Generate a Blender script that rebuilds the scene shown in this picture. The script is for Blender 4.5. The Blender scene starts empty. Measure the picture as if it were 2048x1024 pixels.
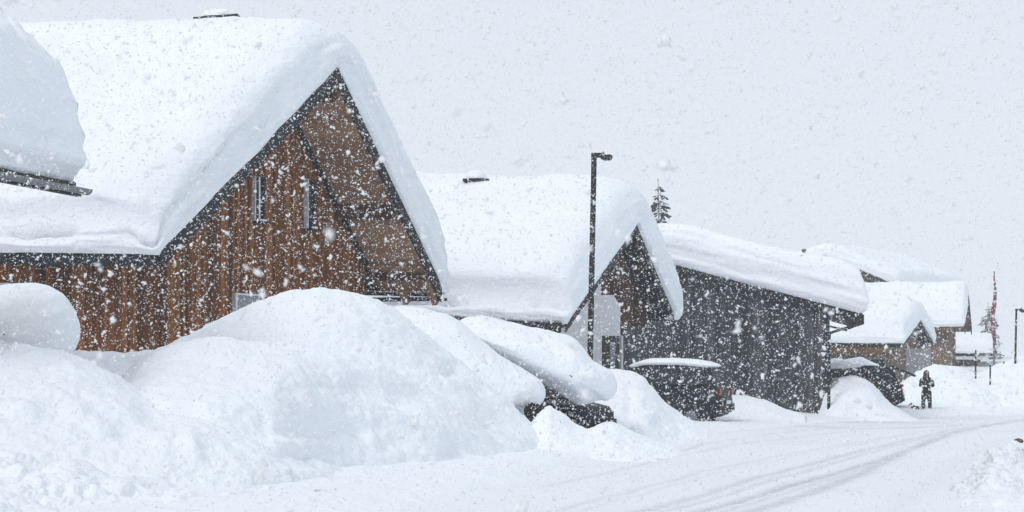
import bpy, bmesh, math, random
import numpy as np
from mathutils import Vector, Matrix

random.seed(7)
rng = np.random.default_rng(11)
F, HX, HY, EYE = 4200.0, 1024.0, 745.0, 1.7
scene = bpy.context.scene
COL = scene.collection
R = math.radians


def P(px, py, d):
    """World point seen at photo pixel (2048 wide) and depth d in metres."""
    return np.array([(px - HX) / F * d, d, EYE + (HY - py) / F * d])


def G(px, py, z=0.0):
    d = (EYE - z) * F / (py - HY)
    return P(px, py, d)


# ------------------------------------------------------------------ noise
def _hash(ix, iy, iz, seed):
    h = (ix * 374761393 + iy * 668265263 + iz * 2147483647 + seed * 1274126177) & 0xFFFFFFFF
    h = ((h ^ (h >> 13)) * 1274126177) & 0xFFFFFFFF
    h = ((h ^ (h >> 16)) * 2246822519) & 0xFFFFFFFF
    return ((h ^ (h >> 15)) & 0xFFFF) / 32767.5 - 1.0


def vnoise(p, seed=0):
    p = np.asarray(p, float)
    i = np.floor(p).astype(np.int64)
    f = p - i
    u = f * f * f * (f * (f * 6 - 15) + 10)
    x, y, z = i[..., 0], i[..., 1], i[..., 2]
    r = 0
    for dx in (0, 1):
        wx = u[..., 0] if dx else 1 - u[..., 0]
        for dy in (0, 1):
            wy = u[..., 1] if dy else 1 - u[..., 1]
            for dz in (0, 1):
                wz = u[..., 2] if dz else 1 - u[..., 2]
                r = r + wx * wy * wz * _hash(x + dx, y + dy, z + dz, seed)
    return r


def fbm(p, octaves=4, seed=0, gain=0.5):
    p = np.asarray(p, float)
    a, s, tot = 1.0, 0.0, 0.0
    for o in range(octaves):
        s = s + a * vnoise(p * (2.03 ** o) + o * 17.3, seed + o)
        tot += a
        a *= gain
    return s / tot


def billow(p, octaves=3, seed=0):
    p = np.asarray(p, float)
    a, s, tot = 1.0, 0.0, 0.0
    for o in range(octaves):
        s = s + a * np.abs(vnoise(p * (2.03 ** o) + o * 9.1, seed + o))
        tot += a
        a *= 0.5
    return s / tot


def sstep(a, b, x):
    t = np.clip((np.asarray(x, float) - a) / (b - a), 0, 1)
    return t * t * (3 - 2 * t)


# ------------------------------------------------------------------ materials
M = {}


def new_mat(name):
    m = bpy.data.materials.new(name)
    m.use_nodes = True
    nt = m.node_tree
    b = nt.nodes["Principled BSDF"]
    M[name] = m
    return m, nt, b


def N(nt, kind, **kw):
    n = nt.nodes.new(kind)
    for k, v in kw.items():
        if k in n.inputs:
            n.inputs[k].default_value = v
        else:
            setattr(n, k, v)
    return n


def coords(nt, scale=(1, 1, 1), kind="Object"):
    tc = N(nt, "ShaderNodeTexCoord")
    mp = N(nt, "ShaderNodeMapping")
    mp.inputs["Scale"].default_value = scale
    nt.links.new(tc.outputs[kind], mp.inputs["Vector"])
    return mp.outputs["Vector"]


def noise_node(nt, vec, scale, detail=4, rough=0.55):
    n = N(nt, "ShaderNodeTexNoise", Scale=scale, Detail=detail, Roughness=rough)
    nt.links.new(vec, n.inputs["Vector"])
    return n.outputs["Fac"]


def ramp(nt, fac, stops):
    r = N(nt, "ShaderNodeValToRGB")
    el = r.color_ramp.elements
    while len(el) < len(stops):
        el.new(0.5)
    for e, (pos, c) in zip(el, stops):
        e.position = pos
        e.color = (*c, 1)
    nt.links.new(fac, r.inputs["Fac"])
    return r.outputs["Color"]


def bump(nt, b, height, strength=0.4, dist=0.02):
    n = N(nt, "ShaderNodeBump", Strength=strength, Distance=dist)
    nt.links.new(height, n.inputs["Height"])
    nt.links.new(n.outputs["Normal"], b.inputs["Normal"])
    return n


def mix(nt, a, b, fac, mode="MIX"):
    n = N(nt, "ShaderNodeMix", data_type="RGBA", blend_type=mode)
    ins = [s for s in n.inputs if s.enabled]
    for sock, v in ((n.inputs[0], fac), (n.inputs[6], a), (n.inputs[7], b)):
        if isinstance(v, bpy.types.NodeSocket):
            nt.links.new(v, sock)
        elif isinstance(v, (tuple, list)):
            sock.default_value = (*v, 1)
        else:
            sock.default_value = v
    return n.outputs[2]


def snow_mat(name, base, scale, strength, dist, strat=0.0):
    m, nt, b = new_mat(name)
    v = coords(nt)
    n1 = noise_node(nt, v, scale, 6, 0.6)
    n2 = noise_node(nt, v, scale * 0.13, 3, 0.5)
    c = ramp(nt, n2, [(0.3, tuple(x * 0.97 for x in base)), (0.7, base)])
    nt.links.new(c, b.inputs["Base Color"])
    b.inputs["Roughness"].default_value = 0.75
    b.inputs["Specular IOR Level"].default_value = 0.2
    h = n1
    if strat:
        v2 = coords(nt, (0.5, 0.5, 7.0))
        n3 = noise_node(nt, v2, 1.5, 4, 0.6)
        ad = N(nt, "ShaderNodeMath", operation="MULTIPLY_ADD")
        nt.links.new(n3, ad.inputs[0])
        ad.inputs[1].default_value = strat
        nt.links.new(n1, ad.inputs[2])
        h = ad.outputs[0]
    bump(nt, b, h, strength, dist)
    return m


SNOW = (0.875, 0.905, 0.945)
snow_mat("snow", SNOW, 9.0, 0.35, 0.05)
snow_mat("snow_roof", SNOW, 5.0, 0.45, 0.10, 0.5)
snow_mat("snow_rough", SNOW, 7.0, 0.6, 0.08)


def plain(name, col, rough=0.6, metal=0.0, var=0.25, scale=6.0, bumpd=0.0, stretch=(1, 1, 1)):
    m, nt, b = new_mat(name)
    v = coords(nt, stretch)
    n = noise_node(nt, v, scale, 5, 0.6)
    c = ramp(nt, n, [(0.3, tuple(x * (1 - var) for x in col)), (0.7, tuple(min(1, x * (1 + var)) for x in col))])
    nt.links.new(c, b.inputs["Base Color"])
    b.inputs["Roughness"].default_value = rough
    b.inputs["Specular IOR Level"].default_value = 0.22
    b.inputs["Metallic"].default_value = metal
    if bumpd:
        bump(nt, b, n, 0.5, bumpd)
    return m


def wood(name, dark, mid, light):
    """Boards: every board is a mesh island and takes its own tone, plus a grain along its height."""
    m, nt, b = new_mat(name)
    geo = N(nt, "ShaderNodeNewGeometry")
    c1 = ramp(nt, geo.outputs["Random Per Island"], [(0.0, dark), (0.5, mid), (1.0, light)])
    v = coords(nt, (9, 9, 0.5))
    g = noise_node(nt, v, 2.0, 5, 0.65)
    c2 = ramp(nt, g, [(0.25, (0.45, 0.42, 0.4)), (0.6, (1, 1, 1)), (0.85, (1.25, 1.2, 1.15))])
    v3 = coords(nt)
    w = noise_node(nt, v3, 0.35, 4, 0.6)
    c3 = ramp(nt, w, [(0.3, (0.72, 0.66, 0.63)), (0.65, (1.1, 1.1, 1.1))])
    c = mix(nt, c1, c2, 0.8, "MULTIPLY")
    c = mix(nt, c, c3, 0.8, "MULTIPLY")
    nt.links.new(c, b.inputs["Base Color"])
    b.inputs["Roughness"].default_value = 0.85
    b.inputs["Specular IOR Level"].default_value = 0.15
    bump(nt, b, g, 0.5, 0.01)
    return m


wood("brown_boards", (0.085, 0.032, 0.009), (0.205, 0.076, 0.019), (0.33, 0.133, 0.034))
wood("soffit_boards", (0.27, 0.155, 0.09), (0.34, 0.20, 0.12), (0.41, 0.25, 0.155))
wood("dark_boards", (0.05, 0.025, 0.016), (0.085, 0.042, 0.026), (0.12, 0.06, 0.037))
wood("grey_boards", (0.04, 0.043, 0.046), (0.07, 0.074, 0.077), (0.105, 0.109, 0.112))
wood("pale_boards", (0.15, 0.105, 0.072), (0.21, 0.15, 0.105), (0.28, 0.20, 0.14))
wood("honey_boards", (0.22, 0.12, 0.05), (0.34, 0.19, 0.08), (0.42, 0.25, 0.12))
plain("black_metal", (0.018, 0.019, 0.021), 0.5, 0.0, 0.3)
plain("roof_sheet", (0.016, 0.017, 0.019), 0.55, 0.0, 0.35)
plain("zinc", (0.20, 0.21, 0.22), 0.45, 0.6, 0.25)
plain("light_metal", (0.62, 0.64, 0.66), 0.45, 0.2, 0.12)
plain("stucco", (0.62, 0.62, 0.64), 0.9, 0.0, 0.08, 3.0, 0.01)
plain("grey_stucco", (0.30, 0.29, 0.29), 0.9, 0.0, 0.12, 2.0, 0.01)
plain("car_black", (0.010, 0.011, 0.013), 0.5, 0.0, 0.2)
plain("car_dark_blue", (0.014, 0.017, 0.022), 0.5, 0.0, 0.2)
plain("rubber", (0.014, 0.014, 0.015), 0.85, 0.0, 0.2)
plain("chrome", (0.55, 0.57, 0.6), 0.25, 0.9, 0.1)
plain("coat", (0.016, 0.017, 0.02), 0.85, 0.0, 0.3, 12)
plain("trousers", (0.028, 0.03, 0.036), 0.85, 0.0, 0.3, 12)
plain("skin", (0.36, 0.23, 0.18), 0.6, 0.0, 0.06)
plain("hair", (0.03, 0.022, 0.018), 0.7, 0.0, 0.3)
plain("dog_fur", (0.02, 0.019, 0.019), 0.9, 0.0, 0.3, 20)
plain("red_cloth", (0.18, 0.06, 0.065), 0.85, 0.0, 0.25, 8)
plain("white_cloth", (0.7, 0.68, 0.68), 0.85, 0.0, 0.1, 8)
plain("tail_red", (0.13, 0.010, 0.010), 0.25, 0.0, 0.15)
plain("bark", (0.07, 0.055, 0.045), 0.9, 0.0, 0.3, 10, 0.02, (1, 1, 0.2))
plain("needles", (0.045, 0.065, 0.05), 0.8, 0.0, 0.45, 4)
plain("twigs", (0.20, 0.19, 0.185), 0.9, 0.0, 0.3, 5)
plain("dirt", (0.10, 0.08, 0.06), 0.95, 0.0, 0.4, 10)
m, nt, b = new_mat("glass_dark")
b.inputs["Base Color"].default_value = (0.02, 0.023, 0.027, 1)
b.inputs["Roughness"].default_value = 0.4
b.inputs["Specular IOR Level"].default_value = 0.08
m, nt, b = new_mat("glass_pale")
b.inputs["Base Color"].default_value = (0.22, 0.25, 0.28, 1)
b.inputs["Roughness"].default_value = 0.2

# road: packed snow, greyer where wheels have worn it (wear is a stain map on the mesh)
m, nt, b = new_mat("packed_snow")
at = N(nt, "ShaderNodeAttribute", attribute_name="wear")
v = coords(nt)
n1 = noise_node(nt, v, 3.0, 6, 0.65)
n2 = noise_node(nt, v, 14.0, 4, 0.6)
mu = N(nt, "ShaderNodeMath", operation="MULTIPLY")
nt.links.new(at.outputs["Fac"], mu.inputs[0])
rp = N(nt, "ShaderNodeMapRange")
nt.links.new(n1, rp.inputs[0])
rp.inputs[1].default_value, rp.inputs[2].default_value = 0.3, 0.62
rp.inputs[3].default_value, rp.inputs[4].default_value = 0.45, 1.0
nt.links.new(rp.outputs[0], mu.inputs[1])
c = mix(nt, (0.80, 0.825, 0.86), (0.44, 0.475, 0.50), mu.outputs[0])
nt.links.new(c, b.inputs["Base Color"])
b.inputs["Roughness"].default_value = 0.7
b.inputs["Specular IOR Level"].default_value = 0.2
bump(nt, b, n2, 0.4, 0.03)

m, nt, b = new_mat("flake")
b.inputs["Base Color"].default_value = (0.97, 0.975, 0.98, 1)
b.inputs["Roughness"].default_value = 0.8
b.inputs["Specular IOR Level"].default_value = 0.1
tr = N(nt, "ShaderNodeBsdfTranslucent")
tr.inputs["Color"].default_value = (0.98, 0.985, 0.99, 1)
mx = N(nt, "ShaderNodeMixShader")
mx.inputs[0].default_value = 0.45
nt.links.new(b.outputs[0], mx.inputs[1])
nt.links.new(tr.outputs[0], mx.inputs[2])
nt.links.new(mx.outputs[0], nt.nodes["Material Output"].inputs["Surface"])

# ------------------------------------------------------------------ objects
ORIGIN = {}


def props(o, label=None, cat=None, group=None, kind=None):
    if label:
        o["label"] = label
    if cat:
        o["category"] = cat
    if group:
        o["group"] = group
    if kind:
        o["kind"] = kind
    return o


def thing(name, loc, label, cat, group=None, rz=0.0):
    o = bpy.data.objects.new(name, None)
    o.empty_display_size = 0.2
    o.location = loc
    o.rotation_euler = (0, 0, rz)
    COL.objects.link(o)
    ORIGIN[o.name] = np.array(loc, float)
    return props(o, label, cat, group)


def to_local(V, o):
    """World vertices into the space of the root above o."""
    while o.parent:
        o = o.parent
    V = np.asarray(V, float) - ORIGIN.get(o.name, np.zeros(3))
    a_ = o.rotation_euler[2]
    c_, s_ = math.cos(a_), math.sin(a_)
    return np.stack([c_ * V[:, 0] + s_ * V[:, 1], -s_ * V[:, 0] + c_ * V[:, 1], V[:, 2]], -1)


def link_mesh(name, me, mat, parent=None, smooth=False):
    o = bpy.data.objects.new(name, me)
    for mm in (mat if isinstance(mat, (list, tuple)) else [mat]):
        me.materials.append(M[mm])
    if smooth:
        me.polygons.foreach_set("use_smooth", [True] * len(me.polygons))
    COL.objects.link(o)
    if parent:
        o.parent = parent
    return o


def raw(name, V, faces, mat, parent=None, smooth=False, local=False):
    """One mesh from world-space vertices (local=True: already in its root's space)."""
    V = np.asarray(V, float)
    if parent is not None and not local:
        V = to_local(V, parent)
    me = bpy.data.meshes.new(name)
    me.from_pydata([tuple(v) for v in V], [], [tuple(f) for f in faces])
    me.update()
    return link_mesh(name, me, mat, parent, smooth)


def quads(nr, nc, wrap=False):
    i, j = np.meshgrid(np.arange(nr - 1), np.arange(nc if wrap else nc - 1), indexing="ij")
    j2 = (j + 1) % nc
    return np.stack([i * nc + j, i * nc + j2, (i + 1) * nc + j2, (i + 1) * nc + j], -1).reshape(-1, 4)


def big(name, V, Q, mat, parent=None, smooth=True):
    """Fast mesh from arrays of vertices and quads/triangles."""
    V = np.asarray(V, np.float32)
    if parent is not None:
        V = to_local(V, parent).astype(np.float32)
    k = Q.shape[1]
    me = bpy.data.meshes.new(name)
    me.vertices.add(len(V))
    me.vertices.foreach_set("co", V.ravel())
    me.loops.add(Q.size)
    me.loops.foreach_set("vertex_index", Q.astype(np.int32).ravel())
    me.polygons.add(len(Q))
    me.polygons.foreach_set("loop_start", np.arange(0, Q.size, k, dtype=np.int32))
    me.polygons.foreach_set("loop_total", np.full(len(Q), k, dtype=np.int32))
    me.update(calc_edges=True)
    me.validate()
    return link_mesh(name, me, mat, parent, smooth)


class MB:
    def __init__(s):
        s.v, s.f = [], []

    def add(s, V, Fc):
        o = len(s.v)
        s.v += [tuple(map(float, v)) for v in V]
        s.f += [tuple(i + o for i in f) for f in Fc]

    def box(s, c, ax, ay, az, hx, hy, hz):
        c, ax, ay, az = (np.asarray(q, float) for q in (c, ax, ay, az))
        V = [c + ax * hx * i + ay * hy * j + az * hz * k for k in (-1, 1) for j in (-1, 1) for i in (-1, 1)]
        s.add(V, [(0, 2, 3, 1), (4, 5, 7, 6), (0, 1, 5, 4), (2, 6, 7, 3), (0, 4, 6, 2), (1, 3, 7, 5)])

    def bar(s, a, b, w, h, up=(0, 0, 1)):
        a, b = np.asarray(a, float), np.asarray(b, float)
        d = b - a
        L = np.linalg.norm(d)
        d = d / L
        sx = np.cross(d, np.asarray(up, float))
        if np.linalg.norm(sx) < 1e-6:
            sx = np.array([1.0, 0, 0])
        sx /= np.linalg.norm(sx)
        sy = np.cross(sx, d)
        s.box((a + b) / 2, d, sx, sy, L / 2, w / 2, h / 2)

    def tube(s, pts, r, n=10):
        pts = [np.asarray(p, float) for p in pts]
        rs = r if isinstance(r, (list, tuple)) else [r] * len(pts)
        rings = []
        for i, p in enumerate(pts):
            d = pts[min(i + 1, len(pts) - 1)] - pts[max(i - 1, 0)]
            d /= np.linalg.norm(d)
            u = np.cross(d, [0.31, 0.95, 0.05] if abs(d[2]) > 0.5 else [0, 0, 1.0])
            u /= np.linalg.norm(u)
            w = np.cross(d, u)
            rings.append([p + rs[i] * (math.cos(a) * u + math.sin(a) * w) for a in np.linspace(0, 2 * math.pi, n, False)])
        V = [v for ring in rings for v in ring]
        Fc = [tuple(q) for q in quads(len(pts), n, True)]
        Fc += [tuple(range(n))[::-1], tuple(range((len(pts) - 1) * n, len(pts) * n))]
        s.add(V, Fc)

    def build(s, name, mat, parent=None, smooth=False, local=False, bevel=0):
        o = raw(name, s.v, s.f, mat, parent, smooth, local)
        if bevel:
            bv = o.modifiers.new("bevel", "BEVEL")
            bv.width, bv.segments, bv.limit_method = bevel, 2, "ANGLE"
        return o


# ------------------------------------------------------------------ ground and road
def px_line(pts):
    return np.array([G(*p)[:2] for p in pts])


ROAD_L = px_line([(700, 1110), (880, 1040), (1010, 985), (1150, 938), (1290, 892), (1440, 866), (1640, 848), (1800, 838), (1920, 832), (2060, 828), (2400, 822)])
ROAD_R = px_line([(1940, 1110), (1975, 1010), (2005, 940), (2050, 893), (2110, 876), (2250, 858), (2500, 846)])
ROAD_POLY = np.vstack([ROAD_L, ROAD_R[::-1]])


def seg_dist(p, poly, closed=False):
    d = np.full(len(p), 1e9)
    n = len(poly)
    for i in range(n if closed else n - 1):
        a, b2 = poly[i], poly[(i + 1) % n]
        ab = b2 - a
        t = np.clip(((p - a) @ ab) / (ab @ ab), 0, 1)
        d = np.minimum(d, np.linalg.norm(p - (a + t[:, None] * ab), axis=1))
    return d


def inside(p, poly):
    x, y = p[:, 0], p[:, 1]
    c = np.zeros(len(p), bool)
    n = len(poly)
    for i in range(n):
        x1, y1 = poly[i]
        x2, y2 = poly[(i + 1) % n]
        if y1 == y2:
            continue
        hit = ((y1 > y) != (y2 > y)) & (x < (x2 - x1) * (y - y1) / (y2 - y1) + x1)
        c ^= hit
    return c


def road_sd(p):
    d = seg_dist(p, ROAD_POLY, True)
    return np.where(inside(p, ROAD_POLY), -d, d)


ys = np.concatenate([[-30, -12, 0, 8], np.geomspace(14, 110, 300), np.geomspace(112, 255, 40)])
us = np.concatenate([np.linspace(-3.0, -0.34, 14), np.linspace(-0.32, 0.34, 330), np.linspace(0.36, 3.0, 14)])
YY, UU = np.meshgrid(ys, us, indexing="ij")
XX = np.clip(UU * np.maximum(YY, 14), -140, 140)
pp = np.stack([XX.ravel(), YY.ravel()], -1)
sd = road_sd(pp)
p3 = np.stack([pp[:, 0], pp[:, 1], 0 * pp[:, 0]], -1)
zoff = 0.06 + 0.30 * sstep(0.5, 7, sd) * sstep(40, 60, pp[:, 1]) + 0.10 * sstep(0.0, 1.5, sd)
zoff = zoff + 0.05 * fbm(p3 * 0.5, 4, 3) + 0.07 * billow(p3 * 1.6, 3, 8) * sstep(-0.2, 0.8, sd)
zz = np.where(sd < -0.35, -0.06, -0.06 + (zoff + 0.06) * sstep(-0.35, 0.6, sd))
zz = zz + 2.6 * sstep(100, 150, pp[:, 1]) * sstep(2, 12, sd)
ground = big("snow_ground", np.stack([pp[:, 0], pp[:, 1], zz], -1), quads(len(ys), len(us)), "snow_rough")
props(ground, kind="structure")

# road sheet
pys = np.concatenate([np.arange(822, 860, 0.8), np.arange(860, 1120, 2.0)])
rd = EYE * F / (pys - HY)
ru = np.linspace((640 - HX) / F, (2420 - HX) / F, 640)
DD, UU = np.meshgrid(rd, ru, indexing="ij")
pp = np.stack([(UU * DD).ravel(), DD.ravel()], -1)
sd = road_sd(pp)
TR = [
    ([(1100, 1075), (1330, 1012), (1440, 980), (1560, 945), (1690, 912), (1800, 884), (1900, 862), (2060, 838), (2300, 824)], 0.13, 0.60),
    ([(1150, 1075), (1370, 1014), (1480, 982), (1590, 950), (1715, 914), (1815, 886), (1905, 865), (2060, 840), (2300, 825)], 0.09, 0.45),
    ([(1250, 1070), (1420, 1020), (1540, 985), (1650, 955), (1760, 922), (1830, 895), (1900, 868), (1980, 850), (2100, 836)], 0.13, 0.85),
    ([(1320, 1066), (1465, 1020), (1580, 985), (1685, 953), (1780, 920), (1845, 893), (1915, 867), (2000, 849), (2110, 836)], 0.08, 0.5),
    ([(1370, 1066), (1510, 1022), (1630, 985), (1725, 948), (1800, 910), (1860, 880), (1940, 858), (2060, 840)], 0.16, 0.7),
    ([(980, 1060), (1200, 1000), (1400, 945), (1560, 912), (1700, 888), (1830, 866), (1960, 848), (2100, 833)], 0.10, 0.32),
    ([(1040, 1060), (1240, 1000), (1430, 947), (1585, 914), (1715, 890), (1835, 868), (1965, 849), (2100, 834)], 0.07, 0.22),
    ([(1250, 940), (1400, 890), (1480, 876), (1600, 863), (1760, 850), (1950, 838), (2100, 831)], 0.09, 0.42),
    ([(1100, 975), (1300, 925), (1450, 893), (1600, 874), (1800, 852), (2000, 838)], 0.09, 0.32),
    ([(1730, 1060), (1850, 975), (1940, 915), (2000, 885), (2080, 860)], 0.25, 0.12),
    ([(1560, 838), (1640, 842), (1740, 846), (1860, 846)], 1.1, 0.5),
    ([(1600, 852), (1700, 858), (1800, 858), (1930, 850)], 0.5, 0.4),
]
wear = np.zeros(len(pp))
dz = np.zeros(len(pp))
p3 = np.stack([pp[:, 0], pp[:, 1], 0 * pp[:, 0]], -1)
wob = 0.5 + 0.8 * fbm(p3 * np.array([0.35, 0.35, 1]), 3, 21)
jit = fbm(p3 * 0.45, 3, 5) * 0.18
for line, w, k in TR:
    dd = seg_dist(pp + jit[:, None] * np.array([0.9, 0.3]), px_line(line))
    g = np.exp(-(dd / w) ** 2)
    wear = np.maximum(wear, k * g * np.clip(0.55 + wob, 0.25, 1.0))
    dz -= 0.009 * k * g
    dz += 0.005 * k * np.exp(-((dd - 1.9 * w) / (0.6 * w)) ** 2)
wear += 0.10 * (0.5 + fbm(p3 * 0.3, 3, 44)) * sstep(-0.2, -2.5, sd)
zr = 0.012 + dz + 0.02 * fbm(p3 * 0.8, 4, 15) + 0.012 * fbm(p3 * 5, 3, 16)
zr = np.where(sd > 0.5, -0.12, zr)
road = big("road", np.stack([pp[:, 0], pp[:, 1], zr], -1), quads(len(rd), len(ru)), "packed_snow")
props(road, kind="structure")
a = road.data.attributes.new("wear", "FLOAT", "POINT")
a.data.foreach_set("value", np.clip(wear, 0, 1).astype(np.float32))


# ------------------------------------------------------------------ snow forms
def smooth1(a, k):
    if k < 1:
        return a
    w = np.hanning(2 * k + 3)[1:-1]
    w /= w.sum()
    ap = np.concatenate([2 * a[0] - a[k:0:-1], a, 2 * a[-1] - a[-2:-k - 2:-1]])
    return np.convolve(ap, w, "valid")


def bank(label, crest, front, back=5.0, q=2.0, a1=0.12, a2=0.04, chunk=0.0, seed=0, step=4, nf=80, mat="snow", sm=10, dents=(), zf=-0.15, cr=0.035, allover=False):
    crest, front = np.array(crest, float), np.array(front, float)
    px = np.arange(crest[0, 0], crest[-1, 0] + step, step)
    py = smooth1(np.interp(px, crest[:, 0], crest[:, 1]), sm)
    dc = smooth1(np.interp(px, crest[:, 0], crest[:, 2]), sm)
    df = smooth1(np.interp(px, front[:, 0], front[:, 1]), sm)
    zc = EYE + (HY - py) / F * dc
    s = np.linspace(0, 1, nf) ** 1.15
    S, _ = np.meshgrid(s, px, indexing="ij")
    D = df + (dc - df) * S
    Z = zf + (zc - zf) * (1 - (1 - S) ** q)
    nb = 24
    sb = np.linspace(0, 1, nb + 1)[1:]
    SB, _ = np.meshgrid(sb, px, indexing="ij")
    DB = dc + back * SB
    ZB = zc + (zf - zc) * SB ** 1.8
    D = np.vstack([D, DB])
    Z = np.vstack([Z, ZB])
    SA = np.vstack([S, 1 + SB])
    PX = np.broadcast_to(px, D.shape)
    X = (PX - HX) / F * D
    V = np.stack([X, D, Z], -1)
    du, dv = np.gradient(V, axis=1), np.gradient(V, axis=0)
    nrm = np.cross(du, dv)
    nrm /= np.linalg.norm(nrm, axis=-1, keepdims=True) + 1e-9
    nrm *= np.where(nrm[..., 2:3] < 0, -1, 1)
    low = 1 - sstep(0.30, 0.85, SA)
    if allover:
        low = low * 0 + 1.0
    calm = np.exp(-((SA - 1) / 0.10) ** 2)
    n = a1 * fbm(V * 0.55, 3, seed) * (1 - 0.85 * calm) + a2 * fbm(V * 2.0, 4, seed + 31) * (1 - 0.4 * calm)
    if chunk:
        patch = 0.35 + 0.65 * sstep(-0.25, 0.25, fbm(V * 0.45, 2, seed + 55))
        n = n + chunk * low * patch * ((billow(V * 1.25, 4, seed + 60) - 0.3) * 2.0 + 0.7 * (billow(V * 3.4, 3, seed + 70) - 0.3) + 0.3 * (billow(V * 8, 2, seed + 77) - 0.3))
    n = n + cr * fbm(V * 6, 3, seed + 90) + 0.5 * cr * (billow(V * 3, 3, seed + 95) - 0.3)
    for (ax, ay, rx, ry, depth) in dents:
        PYv = HY - (V[..., 2] - EYE) * F / V[..., 1]
        e = ((PX - ax) / rx) ** 2 + ((PYv - ay) / ry) ** 2
        n = n - depth * np.exp(-e * 1.4) * (SA < 1.05)
    V = V + nrm * n[..., None]
    o = big("snow_bank", V.reshape(-1, 3), quads(*D.shape), mat)
    return props(o, label, "snow bank", "snow banks piled along the street")


bank("rough ploughed snow berm along the very bottom of the photo, in front of every bank",
     [(-260, 890, 26.5), (-60, 905, 26.5), (30, 915, 26.3), (90, 944, 26.0), (150, 940, 25.9), (215, 966, 25.9), (270, 972, 26.2), (330, 968, 26.6), (400, 986, 26.5), (460, 980, 26.8),
      (520, 973, 28.3), (600, 970, 29.2), (640, 955, 31.2), (720, 942, 33.4), (800, 952, 34), (900, 934, 37), (1000, 922, 39.5), (1085, 915, 41)],
     [(-260, 21), (600, 24), (900, 30), (1085, 38)], 3, 1.6, 0.14, 0.07, 0.15, 101, 3, 140, "snow_rough", 4, zf=-0.05, allover=True)
bank("snow bank filling the lower left corner below the round snow cap",
     [(-260, 690, 33), (-100, 690, 33), (0, 700, 33), (60, 697, 33), (130, 711, 33), (200, 741, 32.6), (262, 768, 32.3), (300, 795, 31.9), (340, 818, 31.1), (420, 844, 30.1), (520, 884, 30.1), (640, 940, 31), (700, 966, 32)],
     [(-260, 24), (100, 25.6), (330, 26.2), (520, 27.6), (700, 30.5)], 4, 1.8, 0.28, 0.06, 0.12, 7, 3, 130, "snow_rough", 6,
     dents=[(250, 865, 36, 20, 0.16), (45, 825, 45, 17, -0.14), (330, 900, 60, 25, -0.10), (150, 930, 50, 24, 0.12), (385, 905, 30, 28, -0.14)])
bank("broad snow bank in the middle foreground with a smooth level top",
     [(150, 860, 36.5), (200, 805, 36.5), (250, 752, 36.5), (300, 712, 36.5), (350, 689, 36.5), (450, 680, 36.5), (560, 687, 36.5), (680, 700, 37), (760, 722, 37.5), (830, 758, 38), (900, 806, 38.7), (960, 852, 39.3), (1010, 890, 39.9), (1060, 912, 40.6), (1120, 928, 41.5), (1180, 950, 42)],
     [(150, 27.2), (330, 27.4), (430, 27.9), (560, 29.2), (640, 32), (720, 34), (900, 36.2), (1060, 38.6), (1180, 40)], 4, 1.9, 0.24, 0.05, 0.06, 23, 3, 130, "snow", 8,
     dents=[(640, 860, 120, 22, 0.10), (470, 925, 130, 20, 0.12), (820, 790, 50, 35, 0.13), (905, 900, 40, 25, 0.16), (720, 770, 90, 20, 0.08), (380, 880, 70, 40, -0.15), (560, 900, 80, 30, -0.12)])
bank("highest snow bank, its dome rising in front of the big brown chalet",
     [(40, 735, 41), (150, 702, 41), (205, 704, 41), (250, 706, 41), (330, 692, 41), (420, 647, 41), (500, 609, 41), (570, 581, 41), (640, 575, 41), (700, 583, 41), (755, 598, 41.5), (800, 622, 42), (845, 658, 42.2), (900, 706, 42.6), (950, 750, 43), (1000, 790, 43.3), (1045, 828, 43.6), (1078, 858, 44), (1100, 890, 44), (1130, 925, 44)],
     [(40, 36.5), (900, 38), (1050, 40.6), (1130, 42.6)], 4, 2.1, 0.20, 0.06, 0.06, 41, 3, 100, "snow", 6,
     dents=[(905, 735, 24, 18, 0.22), (880, 690, 40, 30, 0.06), (985, 850, 60, 40, 0.08)])
bank("small peaked snow heap in front of the half buried dark car",
     [(1000, 905, 44), (1040, 872, 44), (1066, 842, 44), (1082, 824, 44), (1098, 813, 44), (1125, 827, 44), (1150, 848, 44), (1175, 857, 44), (1205, 846, 44.5), (1228, 844, 44.8), (1255, 856, 45), (1310, 885, 45), (1380, 915, 45)],
     [(1000, 41.5), (1380, 39)], 3, 1.7, 0.10, 0.06, 0.07, 57, 2, 70, "snow", 3)
bank("rounded snow bank between the half buried car and the dark hatchback",
     [(1080, 780, 57), (1150, 752, 57), (1200, 744, 57), (1235, 740, 57), (1262, 743, 57), (1285, 755, 57), (1305, 778, 57), (1330, 806, 57), (1358, 832, 57), (1400, 856, 56), (1450, 885, 55)],
     [(1080, 50), (1300, 48), (1450, 50)], 5, 1.9, 0.22, 0.08, 0.10, 63, 2, 80, "snow", 4,
     dents=[(1262, 800, 16, 34, 0.18), (1300, 830, 30, 20, -0.12)])
bank("snow mound at the foot of the dark shed corner",
     [(1620, 850, 76), (1645, 800, 76), (1660, 768, 76), (1680, 756, 76), (1705, 754, 76), (1738, 764, 76), (1762, 786, 76), (1790, 812, 76), (1815, 826, 76), (1850, 842, 76)],
     [(1620, 73.2), (1850, 73)], 4, 2.0, 0.2, 0.08, 0.05, 71, 2, 60, "snow", 3, dents=[(1725, 815, 40, 22, 0.25)])
bank("low snow bank sloping down between the dark hatchback and the shed wall",
     [(1380, 800, 71), (1440, 788, 71), (1475, 789, 71), (1530, 800, 71), (1570, 818, 71), (1610, 830, 71)],
     [(1380, 64), (1610, 68)], 3, 1.6, 0.1, 0.05, 0.04, 75, 2, 50, "snow", 4)
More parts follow.
